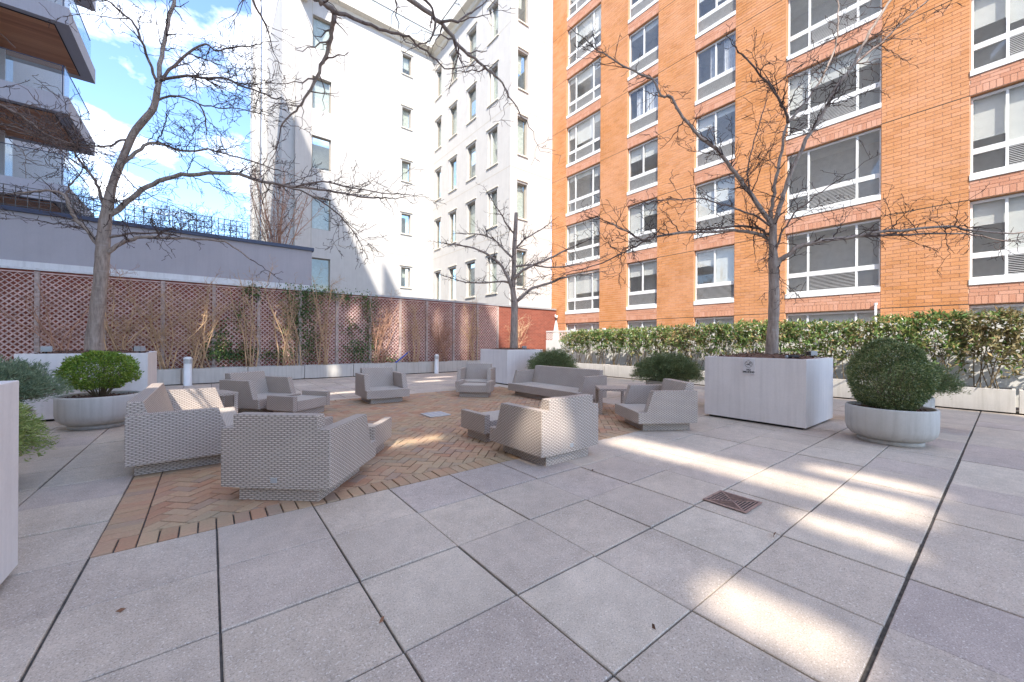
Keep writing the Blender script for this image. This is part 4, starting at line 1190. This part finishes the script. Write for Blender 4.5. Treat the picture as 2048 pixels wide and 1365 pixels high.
# left tree
bL = on_Y(189, 713, 10.1); dL = depth_of(bL); bL.z = 1.03
T_ = lambda pts: [(at_depth(x, y, dL), pxr(r, dL, x)) for x, y, r in pts]
trunkL = [(bL, pxr(21, dL, 190))] + T_([(188, 690, 19), (193, 640, 17), (200, 570, 15.5), (203, 520, 15.5), (205, 480, 15), (211, 430, 12.5), (222, 376, 9.5), (239, 332, 9), (260, 280, 8.3), (280, 253, 8), (301, 226, 7.4), (308, 191, 6.6), (313, 166, 6.2)])
def LB(d_, pts, r0, r1, dens, dd=0.0, d0=None):
    a = d_ if d0 is None else d0
    return (px_line(pts, a, a + dd), pxr(r0, a, pts[0][0]), pxr(r1, a, pts[-1][0]), dens)
l_ = lambda pts, r0, r1, dens=1.0, dd=0.0: LB(dL, pts, r0, r1, dens, dd)
limbsL = [
 l_([(313, 168), (313, 137), (321, 89), (332, 44), (340, 0), (343, -40)], 5.6, 3.5, .7, .3),
 l_([(306, 178), (304, 165), (291, 133), (274, 89), (260, 58), (239, 39), (212, 17), (185, -2)], 4, 1.8, .9, -.5),
 l_([(313, 168), (342, 140), (369, 116), (404, 96), (424, 109), (455, 103), (496, 99)], 4.2, 1.4, 1.2, .6),
 l_([(313, 172), (356, 161), (397, 164), (438, 164), (472, 178), (513, 191), (547, 205)], 4, 1.4, 1.2, -.4),
 l_([(307, 212), (328, 202), (362, 205), (393, 217), (405, 246), (407, 267)], 3.2, 1.3, 1.0, .5),
 l_([(393, 217), (430, 222), (470, 224), (520, 235)], 2, 1, 1.0, .4),
 l_([(237, 342), (267, 315), (291, 297), (315, 296), (342, 306), (373, 311), (410, 308), (445, 315), (492, 328), (534, 342)], 5.2, 1.4, 1.2, .7),
 l_([(255, 290), (236, 292), (219, 301), (192, 304), (164, 301), (130, 297), (90, 290), (40, 280), (0, 270)], 3.2, 1.3, 1.4, -.6),
 l_([(212, 443), (233, 431), (260, 407), (291, 383), (325, 366), (376, 357), (427, 354), (472, 356), (506, 366), (547, 374), (588, 380), (650, 385), (700, 395), (745, 400)], 8.5, 2, .95, .9),
 l_([(547, 374), (600, 390), (650, 415), (690, 450), (712, 480)], 2.2, 1, 1.0, .3),
 l_([(588, 380), (640, 368), (700, 380), (785, 392)], 2.2, 1, 1.2, .2),
 l_([(194, 500), (187, 494), (173, 473), (152, 453), (138, 432), (131, 412), (116, 398), (92, 393), (51, 398), (0, 405), (-40, 412)], 6.5, 2, .8, -.5),
 l_([(131, 412), (128, 398), (135, 385), (150, 370), (160, 350)], 3, 1.5, 1.2, .3),
 l_([(207, 428), (195, 393), (185, 373), (168, 349), (150, 328), (143, 311), (150, 290), (140, 262)], 4.4, 1.6, 1.3, -.4),
 l_([(143, 311), (110, 300), (70, 285), (20, 255), (-20, 240)], 2.4, 1.2, 1.5, -.4),
 l_([(208, 520), (231, 502), (255, 491), (281, 485), (322, 486), (366, 486), (410, 488), (445, 491), (475, 508), (498, 526)], 6.4, 1.5, .45, .5),
 l_([(206, 488), (234, 482), (264, 476), (308, 475), (340, 478)], 4, 1.6, .35, .3),
]
tree('large bare tree in the left white planter, leaning right with long arching limbs', trunkL, limbsL, 3, 'bark', 'twig', 1.05, (.4, 1.25))

# right tree
bR = on_X(1544, 702, 7.8); dR = depth_of(bR); bR.z = 1.06
trunkR = [(bR, pxr(15, dR, 1544))] + [(at_depth(x, y, dR), pxr(r, dR, x)) for x, y, r in [(1544, 685, 12.5), (1546, 640, 11.5), (1547, 597, 11), (1546, 547, 11), (1545, 518, 11), (1543, 489, 8.5), (1543, 459, 8.2), (1543, 445, 7.6)]]
r_ = lambda pts, r0, r1, dens=1.0, dd=0.0: LB(dR, pts, r0, r1, dens, dd)
limbsR = [
 r_([(1543, 450), (1537, 440), (1522, 418), (1499, 386), (1478, 357), (1458, 330), (1429, 295), (1399, 272), (1376, 250), (1354, 222), (1336, 191), (1316, 185), (1299, 157), (1271, 144), (1234, 126), (1206, 109), (1186, 99)], 6.2, 1.3, .8, .4),
 r_([(1542, 450), (1540, 430), (1540, 406), (1546, 368), (1552, 336), (1559, 295), (1562, 260), (1571, 239), (1593, 212), (1613, 185), (1641, 140), (1661, 92), (1666, 62), (1668, 20), (1666, -20)], 5, 1.4, .8, .5),
 r_([(1571, 239), (1566, 219), (1555, 198), (1535, 168), (1514, 144), (1477, 103)], 3.8, 1.6, 1.3, -.4),
 r_([(1544, 450), (1548, 436), (1557, 406), (1563, 383), (1575, 342), (1593, 305), (1617, 256), (1644, 209), (1668, 164), (1696, 126), (1716, 85), (1740, 41), (1767, 0), (1790, -35)], 6.2, 2.8, .45, -.3),
 r_([(1696, 126), (1730, 96), (1760, 72), (1780, 51), (1850, -12)], 3.4, 2, .9, .4),
 r_([(1551, 525), (1555, 516), (1569, 506), (1587, 491), (1604, 484), (1634, 475), (1678, 468), (1721, 462), (1763, 455), (1816, 450), (1892, 442), (1937, 449), (2005, 455), (2060, 452)], 7, 2, .7, -.5),
 r_([(1700, 464), (1740, 463), (1816, 459), (1907, 455), (1960, 462), (2010, 470)], 4, 1.5, .9, -.1),
 r_([(1541, 480), (1537, 475), (1522, 465), (1496, 459), (1467, 455), (1429, 458), (1370, 462), (1308, 470), (1281, 476), (1258, 464), (1234, 453), (1217, 444)], 5, 1.4, .9, .4),
 r_([(1541, 468), (1534, 462), (1516, 452), (1496, 448), (1472, 447), (1443, 450), (1399, 455)], 3.8, 2, .5, .3),
 r_([(1308, 470), (1270, 490), (1240, 505), (1200, 525), (1150, 540)], 2.2, 1, 1.1, .3),
 r_([(1544, 505), (1552, 486), (1560, 459), (1575, 436), (1593, 412), (1625, 385), (1660, 360)], 3.2, 1.2, .9, -.3),
 r_([(1538, 446), (1511, 427), (1487, 418), (1458, 409), (1429, 401), (1399, 392), (1360, 395), (1300, 400)], 2.6, 1, .8, -.4),
 r_([(1499, 386), (1490, 340), (1500, 290), (1512, 240), (1525, 200)], 2.0, 1, .9, .3),
]
tree('bare tree with spreading limbs growing in the planter with the sign', trunkR, limbsR, 5, 'bark', 'twig', 1.15, (.35, 1.0))

# small far tree
bC = on_X(1028, 697, 7.85); dC = depth_of(bC); bC.z = 1.03
trunkC = [(bC, pxr(8.5, dC))] + [(at_depth(x, y, dC), pxr(r, dC)) for x, y, r in [(1028, 670, 7.5), (1028, 640, 7), (1028, 608, 6.8), (1024, 576, 5), (1026, 546, 4.8), (1026, 502, 4.5), (1028, 459, 4), (1029, 426, 3.6)]]
c_ = lambda pts, r0, r1, dens=1.0, dd=0.0: LB(dC, pts, r0, r1, dens, dd)
limbsC = [
 c_([(1027, 608), (1032, 603), (1047, 590), (1064, 576), (1097, 566), (1126, 555), (1152, 549), (1187, 543)], 4.4, 1.2, .9, .6),
 c_([(1026, 560), (1029, 555), (1044, 541), (1067, 529), (1097, 517), (1123, 502), (1150, 490)], 3.6, 1.2, 1.0, -.5),
 c_([(1024, 585), (1018, 564), (1009, 546), (998, 529), (969, 508), (930, 495), (890, 490)], 4, 1.1, 1.2, -.4),
 c_([(1024, 570), (1005, 563), (970, 567), (930, 566), (890, 555)], 2.4, 1, 1.0, .4),
 c_([(1026, 520), (1005, 500), (985, 480), (960, 470), (925, 470)], 2.4, 1, 1.1, .5),
 c_([(1026, 500), (1045, 480), (1060, 470), (1085, 455)], 2.2, 1, 1.0, .2),
 c_([(1027, 470), (1010, 450), (1000, 430), (985, 410)], 1.8, .9, 1.0, -.2),
 c_([(1026, 535), (1060, 530), (1110, 535), (1160, 525), (1200, 515)], 2.2, 1, 1.0, .8),
]
tree('small bare tree with a cut top in the far corner planter', trunkC, limbsC, 9, 'bark', 'twig', 1.5, (.3, .75), minr=.0042)

# tree in the near left planter: trunk out of the picture, limbs reach in from above
bN = Vector((-1.57, 2.69, 1.03))
fk = Vector((-1.35, 2.95, 3.7))
trunkN = [(bN, .13), (Vector((-1.56, 2.7, 1.3)), .115), (Vector((-1.5, 2.75, 2.3)), .10), (fk, .085)]
def NL(pts, d0, d1, r0, r1, dens, start=None):
    P = px_line(pts, d0, d1)
    if start is not None: P = [start, start.lerp(P[0], .5) + Vector((0, 0, .45))] + P
    return (P, r0, r1, dens)
limbsN = [
 NL([(560, -60), (621, 0), (639, 12), (657, 27), (658, 54), (654, 83), (645, 116), (633, 149), (615, 185), (597, 212), (576, 235), (556, 262)], 4.0, 4.7, .045, .008, .5, fk),
 NL([(657, 27), (698, 39), (737, 54), (776, 70), (812, 79), (833, 98), (865, 122), (889, 140)], 4.1, 4.8, .022, .007, .6),
 NL([(740, -60), (790, -14), (840, 23), (873, 47), (897, 77), (920, 104), (950, 125), (977, 147), (997, 167), (1011, 194), (1031, 221)], 4.2, 4.9, .04, .007, .55, fk + Vector((.1, .1, .2))),
 NL([(873, 47), (907, 42), (927, 32), (950, 15), (967, -2)], 4.35, 4.6, .016, .006, .8),
 NL([(820, -8), (850, 12), (862, 40), (858, 75), (850, 85)], 4.3, 4.4, .016, .007, .5),
 NL([(470, -60), (500, 10), (515, 40), (530, 75)], 3.8, 4.2, .02, .007, .6, fk),
 NL([(-120, 180), (-40, 215), (20, 235), (60, 262), (95, 285), (140, 300)], 3.4, 3.9, .02, .006, 1.4, fk + Vector((-.05, 0, -.9))),
 NL([(-120, 215), (-40, 255), (30, 268), (80, 292), (130, 300)], 3.4, 4.0, .016, .006, 1.2, fk + Vector((-.05, 0, -1.0))),
]
tree('bare branches reaching in from above, from a tree in the left edge planter', trunkN, limbsN, 21, 'bark', 'twig_pale', .9, (.2, .6), minr=.0025)

# ------------------------------------------------------------------ bare shrubs, ivy along the lattice
def bare_shrub(c, h, spread, n, mat, label, seed, name='bare_shrub', z0=.41, r=.018, cat='shrub', group='bare shrubs along the lattice wall', flat=.45, tw=1.0):
    rs = random.Random(seed); t = thing(name, label, cat, (c[0], c[1], z0), 0, group)
    m = MB()
    for k in range(n):
        a = rs.gauss(0, .55); b = rs.uniform(-flat, flat)
        p0 = Vector((c[0] + rs.gauss(0, .16), c[1] + rs.gauss(0, .05), z0)); rk = r * rs.uniform(.6, 1.35)
        tip = Vector((c[0] + a * spread, c[1] + b * spread, z0 + h * rs.uniform(.62, 1.0)))
        mid = p0.lerp(tip, .45) + Vector((-a * spread * .12 + rs.gauss(0, .10), rs.gauss(0, .04), 0))
        P = smooth_line([p0, p0.lerp(mid, .5) + Vector((rs.gauss(0, .03), 0, 0)), mid, mid.lerp(tip, .5) + Vector((rs.gauss(0, .04), rs.gauss(0, .03), 0)), tip], 2)
        rr = [max(.004, rk * (1 - .6 * i / (len(P) - 1))) for i in range(len(P))]
        m.tube(P, rr, 5, cap=False)
        for j in range(int(rs.randint(7, 12) * tw)):
            q = rs.randint(len(P) // 2, len(P) - 1)
            twig(m, P[q], Vector((rs.gauss(0, .8), rs.gauss(0, .35), rs.uniform(.3, 1.2))), rs.uniform(.2, .6), .006, 1, rs, minr=.0034)
        for j in range(int(3 * tw)):
            q = rs.randint(1, len(P) // 2)
            twig(m, P[q], Vector((rs.gauss(0, 1), rs.gauss(0, .35), rs.uniform(.0, .8))), rs.uniform(.15, .45), .005, 1, rs, minr=.003)
    m.build('stems', mat, t, kind='stuff')
    return t
spots = [(-3.15, 'straw_red', 'leftmost, behind the left white planter'), (-2.05, 'straw', 'left of the big tree trunk'), (-1.0, 'straw', 'just right of the big tree trunk'), (-.15, 'straw', 'behind the slim bollard on the left'),
         (1.0, 'straw', 'third right of the big tree trunk'), (2.05, 'straw', 'amid the ivy, above the far left armchair'), (3.25, 'straw', 'right of the thickest ivy'), (5.2, 'straw_red', 'above the lone far armchair'), (6.75, 'straw', 'above the blue tube'), (8.0, 'straw_red', 'right of the far bollard'), (9.4, 'straw', 'next to the far corner planter'), (11.75, 'straw', 'in the corner behind the small tree')]
for k, (x, mt, lab) in enumerate(spots):
    bare_shrub((x + random.uniform(-.15, .15), 14.98), random.uniform(2.2, 3.2) if x < 11 else 2.0, random.uniform(.6, 1.15), random.randint(6, 13), mt, 'leafless tan shrub along the lattice wall, ' + lab, 40 + k)
bare_shrub((2.1, 17.4), 4.2, 1.9, 22, 'straw_red', 'leafless reddish tree rising behind the right end of the grey parapet', 77, 'bare_tree', 3.9, .02, 'tree', 'bare trees on the roof deck', .5, 1.6)
for k, (x, sp_) in enumerate(((-3.0, .8), (-1.3, .8), (-.3, .7), (.9, .9))):
    t = bare_shrub((x, 16.5), 1.55, sp_, 10, 'twig', f'dark climbing plant on the roof trellises, {ORD[k]} from the left', 90 + k, 'climbing_plant', 4.0, .006, 'plant', 'climbers on the roof trellises', .3, 1.2)
    N = 420; P = np.column_stack([x + rng.normal(0, sp_ * .45, N), 16.5 + rng.normal(0, .12, N), 5.15 + rng.normal(0, .2, N)])
    leaves('foliage', P, rng.normal(size=(N, 3)), rng.uniform(.025, .05, N), .022, 'bark_dark', t)

def ivy(label, blobs, seed):
    o = thing('ivy', label, 'plant', tuple(on_Y(blobs[0][0], blobs[0][1], WY - .06)), 0, 'ivy on the lattice')
    P = []
    st_ = MB()
    for (cx, cy, rx, ry, n) in blobs:
        u = rng.normal(0, .5, (n, 2))
        for a, b in u:
            p = on_Y(cx + a * rx, cy + b * ry, WY - .05)
            if p.z < .42 or p.z > 3.35: continue
            P.append((p.x, p.y - abs(rng.normal(0, .06)), p.z))
        p0 = on_Y(cx, cy, WY - .04)
        for k in range(4):
            a = random.uniform(-1, 1); st_.tube([(p0.x + a * .2, WY - .045, max(.4, p0.z - .5)), (p0.x + a * .1, WY - .05, p0.z), (p0.x - a * .3, WY - .045, min(3.1, p0.z + .4))], .006, 4)
    P = np.array(P); D = rng.normal(0, .55, P.shape); D[:, 2] -= .7; D[:, 1] -= .35
    leaves('foliage', P, D, rng.uniform(.045, .085, len(P)), rng.uniform(.04, .065, len(P)), 'ivy', o, .12)
    st_.build('stems', 'stem', o, kind='stuff')
ivy('ivy climbing the lattice at the left, above the far left armchair', [(440, 690, 26, 40, 330), (460, 715, 50, 16, 330), (425, 715, 40, 12, 170), (490, 710, 22, 22, 150)], 1)
ivy('broad dark ivy mass in the middle of the lattice wall', [(505, 590, 28, 24, 170), (590, 640, 34, 60, 700), (612, 610, 40, 34, 420), (640, 590, 70, 16, 420), (620, 690, 30, 50, 420), (560, 715, 60, 14, 260), (480, 640, 30, 40, 110)], 2)
ivy('ivy trailing right of the thickest shrub stems on the lattice', [(715, 705, 34, 26, 420), (740, 660, 22, 60, 330), (735, 610, 22, 20, 210), (690, 600, 30, 12, 120), (770, 722, 40, 10, 150), (700, 660, 24, 26, 110)], 3)

# ------------------------------------------------------------------ hedge and fence on the right
def laurel(c, h, n, label, dry=0.0, lo=.75, rad=.42):
    t = thing('laurel_shrub', label, 'shrub', (c[0], c[1], .41), 0, 'laurel hedge in troughs')
    m = MB()
    tips = []
    for k in range(9):
        p0 = Vector((c[0] + random.gauss(0, .05), c[1] + random.gauss(0, .12), .41)); tp = Vector((c[0] + random.uniform(-.22, .22), c[1] + random.uniform(-rad, rad), h - random.uniform(.05, .3)))
        P = smooth_line([p0, p0.lerp(tp, .4) + Vector((random.gauss(0, .04), random.gauss(0, .05), 0)), tp], 3); m.tube(P, [.011 * (1 - .6 * i / (len(P) - 1)) for i in range(len(P))], 5, cap=False); tips.append(P)
    m.build('stems', 'stem', t, kind='stuff')
    # leaves in whorls around twig ends
    nc = n // 9; cc = np.column_stack([c[0] + rng.normal(0, .17, nc), c[1] + rng.uniform(-rad, rad, nc), lo + (h - lo) * rng.beta(1.9, 1.15, nc)])
    keep = rng.uniform(size=nc) < np.clip(.35 + (cc[:, 2] - lo) / (h - lo) * 1.1, 0, 1); cc = cc[keep]
    P = np.repeat(cc, 9, 0) + rng.normal(0, .028, (len(cc) * 9, 3)); D = rng.normal(0, .75, P.shape); D[:, 2] += .45
    isd = rng.uniform(size=len(P)) < dry
    L = rng.uniform(.07, .125, len(P)); Wd = L * rng.uniform(.3, .42, len(P))
    leaves('foliage', P[~isd], D[~isd], L[~isd], Wd[~isd], 'laurel', t, .18)
    if isd.sum() > 5:
        D2 = D[isd]; D2[:, 2] -= .5
        leaves('dry_foliage', P[isd], D2, L[isd] * 1.15, Wd[isd], 'laurel_dry', t, .3)
ys_ = [(-.45, 1.95, 1500, .6), (.30, 1.98, 2300, .8), (.95, 2.0, 1900, .12), (1.55, 1.95, 1600, .1), (2.15, 1.86, 1300, .35), (2.75, 1.88, 1500, .15), (3.35, 1.92, 1500, .1), (3.95, 1.93, 1500, .08), (4.55, 1.93, 1500, .1), (5.15, 1.92, 1500, .15),
       (5.75, 1.9, 1500, .1), (6.35, 1.88, 1400, .55), (6.95, 1.88, 1400, .3), (7.55, 1.86, 1300, .1), (8.15, 1.84, 1300, .1), (8.75, 1.85, 1300, .12), (9.35, 1.84, 1300, .1), (9.95, 1.83, 1300, .12), (10.55, 1.82, 1200, .1), (11.15, 1.80, 1200, .25), (11.75, 1.72, 1100, .3)]
ntxt = ['brown leaved', 'brown tinged']
for k, (y, h, n, dry) in enumerate(ys_):
    w = 'half dried brown leaved' if dry > .5 else ('thin brown tinged' if dry > .2 else 'glossy green')
    place = 'at the right edge of the picture' if k == 0 else (f'number {k + 1} from the right end' if False else f'{(ORD + ["seventeenth", "eighteenth", "nineteenth", "twentieth", "twenty first"])[k]} from the right end')
    laurel((12.28, y), h - random.uniform(0, .05), int(n * 1.05), f'{w} laurel shrub in the hedge, {place}', dry, .62 if y < 1 else .78, .40)
fe = thing('white_fence', 'white panel fence with a lattice top showing through the hedge', 'fence', (12.95, 5, 0))
for k in range(9):
    ya = -2.2 + 1.8 * k; yb = ya + 1.74
    if ya > 13.4: break
    solid = 1.84 if ya < 2.9 else 1.42
    p = MB().box(12.93, 12.97, ya + .04, yb - .04, .05, solid).build('panel', 'fence_white', fe)
    MB().box(12.90, 13.0, ya - .06, ya + .04, 0, 1.92).build('post', 'fence_white', fe)
    if solid < 1.5:
        l_m = MB()
        for c in np.arange(ya - .4, yb + .4, .11):
            for sgn in (1, -1):
                xs, xe = max(ya + .04, c), min(yb - .04, c + .36)
                if xe - xs < .04: continue
                f_ = (lambda y: 1.44 + (y - c)) if sgn == 1 else (lambda y: 1.80 - (y - c))
                l_m.prism([(xs, f_(xs) - .014), (xe, f_(xe) - .014), (xe, f_(xe) + .014), (xs, f_(xs) + .014)], 0, 12.94 if sgn == 1 else 12.952, 12.951 if sgn == 1 else 12.963)
        l_m.build('lattice_top', 'fence_white', fe); MB().box(12.925, 12.975, ya + .04, yb - .04, 1.80, 1.86).build('top_rail', 'fence_white', fe)

# ------------------------------------------------------------------ small things
def bollard(c, h, r_, label):
    t = thing('bollard_light', label, 'bollard', (c[0], c[1], 0), 0, 'white bollard lights')
    MB().lathe([(.001, .0), (r_ * 1.15, .0), (r_ * 1.15, .012), (r_, .014), (r_, h - .20), (r_ * .98, h - .195)], c, 24).build('post', 'bollard_white', t, smooth=True)
    MB().lathe([(r_ * .8, h - .2), (r_ * .8, h - .07)], c, 20).build('lens', 'lens', t, smooth=True)
    for k in range(4):
        z = h - .185 + .03 * k; MB().lathe([(r_ * .8, z), (r_ * 1.12, z), (r_ * 1.12, z + .014), (r_ * .8, z + .014)], c, 24).build('louvre_ring', 'bollard_white', t)
    MB().lathe([(r_ * .8, h - .075), (r_ * 1.12, h - .075), (r_ * 1.1, h - .045), (r_ * .8, h - .015), (r_ * .4, h - .002), (.001, h)], c, 24).build('cap', 'bollard_white', t, smooth=True)
bollard((-.49, 14.46), .83, .095, 'white louvred bollard light behind the left sofa')
bollard((7.33, 14.42), .79, .085, 'white bollard light at the far end near the corner planter')

gr = thing('drain_grate', 'rusty brown square drain grate set in the concrete pavers', 'grate', (3.417, 1.407, 0))
MB().box(GRATE[0], GRATE[1], GRATE[2], GRATE[3], .0005, .003).build('pit', 'black', gr)
m = MB(); x0, x1, y0, y1 = GRATE; fw_ = .016; zt = .0085
m.box(x0 - .004, x1 + .004, y0 - .004, y0 + fw_, .003, zt).box(x0 - .004, x1 + .004, y1 - fw_, y1 + .004, .003, zt).box(x0 - .004, x0 + fw_, y0 + fw_, y1 - fw_, .003, zt).box(x1 - fw_, x1 + .004, y0 + fw_, y1 - fw_, .003, zt)
m.build('frame', 'iron', gr)
cx, cy = (x0 + x1) / 2, (y0 + y1) / 2; hf = (x1 - x0) / 2 - fw_
bars = MB()
for s_ in range(-6, 7):
    p = s_ * hf / 6.5; e = abs(p)
    if abs(s_) < 1: continue
    bars.box(cx - e, cx + e, cy + p - .0036, cy + p + .0036, .003, zt - .001)
    bars.box(cx + p - .0036, cx + p + .0036, cy - e, cy + e, .003, zt - .0012)
for s_ in (1, -1):
    n = 18
    for i in range(n):
        t0, t1 = -hf + 2 * hf * i / n, -hf + 2 * hf * (i + 1) / n
        bars.quad((cx + t0 - .009, cy + s_ * t0, zt), (cx + t0 + .009, cy + s_ * t0, zt), (cx + t1 + .009, cy + s_ * t1, zt), (cx + t1 - .009, cy + s_ * t1, zt))
bars.build('bars', 'iron', gr)
mp = thing('stone_cover_plate', 'pale square access plate lying in the middle of the brick paving', 'plate', (3.19, 6.3, 0))
MB().box(2.99, 3.39, 6.1, 6.5, .002, .018).build('plate', 'concrete', mp, bevel=.003)
pp = MB()
for k in range(3):
    for j in range(3): pp.box(3.03 + .12 * k, 3.11 + .12 * k, 6.14 + .12 * j, 6.22 + .12 * j, .0175, .0195)
pp.build('raised_pads', 'slabgrey', mp)
for (x, y, lab) in ((3.75, 12.55, 'dark flat drain cover near the lattice troughs'), (6.35, 10.2, 'dark flat drain cover left of the far corner planter')):
    t = thing('drain_cover', lab, 'drain', (x, y, 0)); MB().box(x - .14, x + .14, y - .14, y + .14, .001, .006).build('lid', 'iron', t)
    s_ = MB()
    for k in range(5): s_.box(x - .11, x + .11, y - .1 + .045 * k, y - .085 + .045 * k, .0055, .008)
    s_.build('ribs', 'darkslot', t)

def flood(c, rz, label):
    t = thing('flood_light', label, 'lamp', c, R(rz), 'small flood lights on the planters')
    for nm, q, mt in (('housing', MB().box(-.06, .06, -.045, .05, .03, .115), 'greymetal'), ('lens', MB().box(-.052, .052, -.052, -.0455, .038, .107), 'lens'), ('bracket', MB().box(-.01, .01, -.012, .012, -.03, .031), 'black'), ('fins', MB().box(-.05, .05, .0505, .075, .04, .10), 'black')):
        o = q.build(nm, mt, bevel=.003 if nm == 'housing' else 0); o.parent = t
flood((8.3, 2.12, 1.075), 40, 'small grey flood light on the mulch at the right end of the sign planter')
flood((-2.08, 9.55, 1.075), 20, 'small grey flood light on the left white planter beside the shrub stems')
flood((-.98, 9.5, 1.075), 60, 'small flood light on the right corner of the left white planter')
flood((7.95, 9.55, 1.07), 30, 'small white flood light on the far corner planter')
sl = thing('spike_light', 'black spike light lying on the mulch of the sign planter', 'lamp', (7.35, 2.13, 1.10))
a = Vector((7.22, 2.17, 1.105)); b = Vector((7.36, 2.06, 1.11))
MB().tube([a, b], [.024, .024], 12).build('barrel', 'black', sl, smooth=True); MB().tube([a - (b - a) * .12, a], [.026, .026], 12).build('lens', 'lens', sl)
MB().tube([b, b + Vector((.06, -.05, .03)), b + Vector((.14, -.02, .0)), b + Vector((.2, .1, -.01))], .006, 6).build('cable', 'black', sl, smooth=True)
MB().tube([(7.45, 2.33, 1.05), (7.45, 2.33, 1.28)], .006, 6).build('spike', 'black', sl)
bt = thing('blue_tube', 'bright blue plastic tube sticking out of a trough by the lattice wall', 'tube', (5.82, 14.95, .42))
MB().tube([(5.75, 14.93, .42), (6.44, 15.2, .86)], .028, 10).build('tube', 'blueplastic', bt, smooth=True); MB().tube([(6.44, 15.2, .86), (6.475, 15.213, .882)], .034, 10).build('cap', 'blueplastic', bt, smooth=True)
dc = thing('dome_camera', 'small round security camera on the brick wall in the far corner', 'camera', (14.9, 15.38, 2.7))
MB().box(14.96, 15.02, 15.36, 15.40, 2.72, 2.84).build('mount', 'whitemetal', dc); MB().lathe([(.001, 2.60), (.05, 2.62), (.075, 2.68), (.08, 2.74), (.06, 2.78), (.001, 2.79)], (14.98, 15.28), 18).build('dome', 'whitemetal', dc, smooth=True)
MB().lathe([(.001, 2.594), (.035, 2.602), (.052, 2.618)], (14.98, 15.28), 16).build('eye', 'black', dc, smooth=True)
um = thing('closed_umbrella', 'closed pale patio umbrella standing behind the far end of the hedge', 'umbrella', (13.9, 14.2, 0))
MB().tube([(13.9, 14.2, 0), (13.9, 14.2, 2.45)], .022, 10).build('pole', 'greymetal', um, smooth=True)
m = MB(); n = 16
prof = [(.05, 1.15), (.15, 1.2), (.13, 1.6), (.09, 2.0), (.05, 2.3), (.015, 2.42)]
for r__, z in prof:
    for j in range(n): a_ = 2 * math.pi * j / n; rr = r__ * (1 + .28 * (1 if j % 2 else -1)); m.v.append((13.9 + rr * math.cos(a_), 14.2 + rr * math.sin(a_), z))
for i in range(len(prof) - 1):
    for j in range(n): m.f.append((i * n + j, i * n + (j + 1) % n, (i + 1) * n + (j + 1) % n, (i + 1) * n + j))
m.build('canopy', 'canvas', um)
wl_ = thing('wall_dome_light', 'white dome wall light on the brick facade just above the hedge', 'lamp', (15.0, 5.6, 2.0))
p = on_X(1515, 650, 14.98)
MB().lathe([(.001, p.z + .1), (.09, p.z + .08), (.15, p.z + .02), (.16, p.z - .05), (.001, p.z - .06)], (p.x - .02, p.y), 20).build('dome', 'bollard_white', wl_, smooth=True); MB().box(15.0, 15.09, p.y - .05, p.y + .05, p.z - .05, p.z + .05).build('bracket', 'greymetal', wl_)
p = on_X(1750, 615, 15.0)
vp = thing('white_standpipe', 'thin white pipe on the brick facade above the fence', 'pipe', (15.03, p.y, 1.5)); MB().tube([(15.03, p.y, 1.3), (15.03, p.y, p.z + .2)], .028, 10).build('pipe', 'bollard_white', vp, smooth=True); MB().tube([(15.03, p.y, p.z + .2), (15.03, p.y, p.z + .26)], .04, 10).build('cap', 'bollard_white', vp)
# fallen leaves
lv = [(2.98, .97, 'right of the drain grate at the wide joint'), (.62, 1.78, 'in the left foreground'), (1.6, .98, 'at the lower edge of the picture'), (-.35, 2.62, 'near the left edge planter'), (3.06, 2.6, 'behind the chair with the sunlit back'), (2.62, 5.6, 'in the middle of the brick paving')]
for k, (x, y, w_) in enumerate(lv):
    o = leaves('fallen_leaf', np.array([[x, y, .010]]), np.array([[random.gauss(0, 1), random.gauss(0, 1), .02]]), .11 if k == 0 else random.uniform(.03, .05), .025 if k == 0 else .02, 'leaflitter', None, .2)
    tag(o, 'small curled brown leaf ' + w_, 'leaf', 'fallen leaves on the paving')
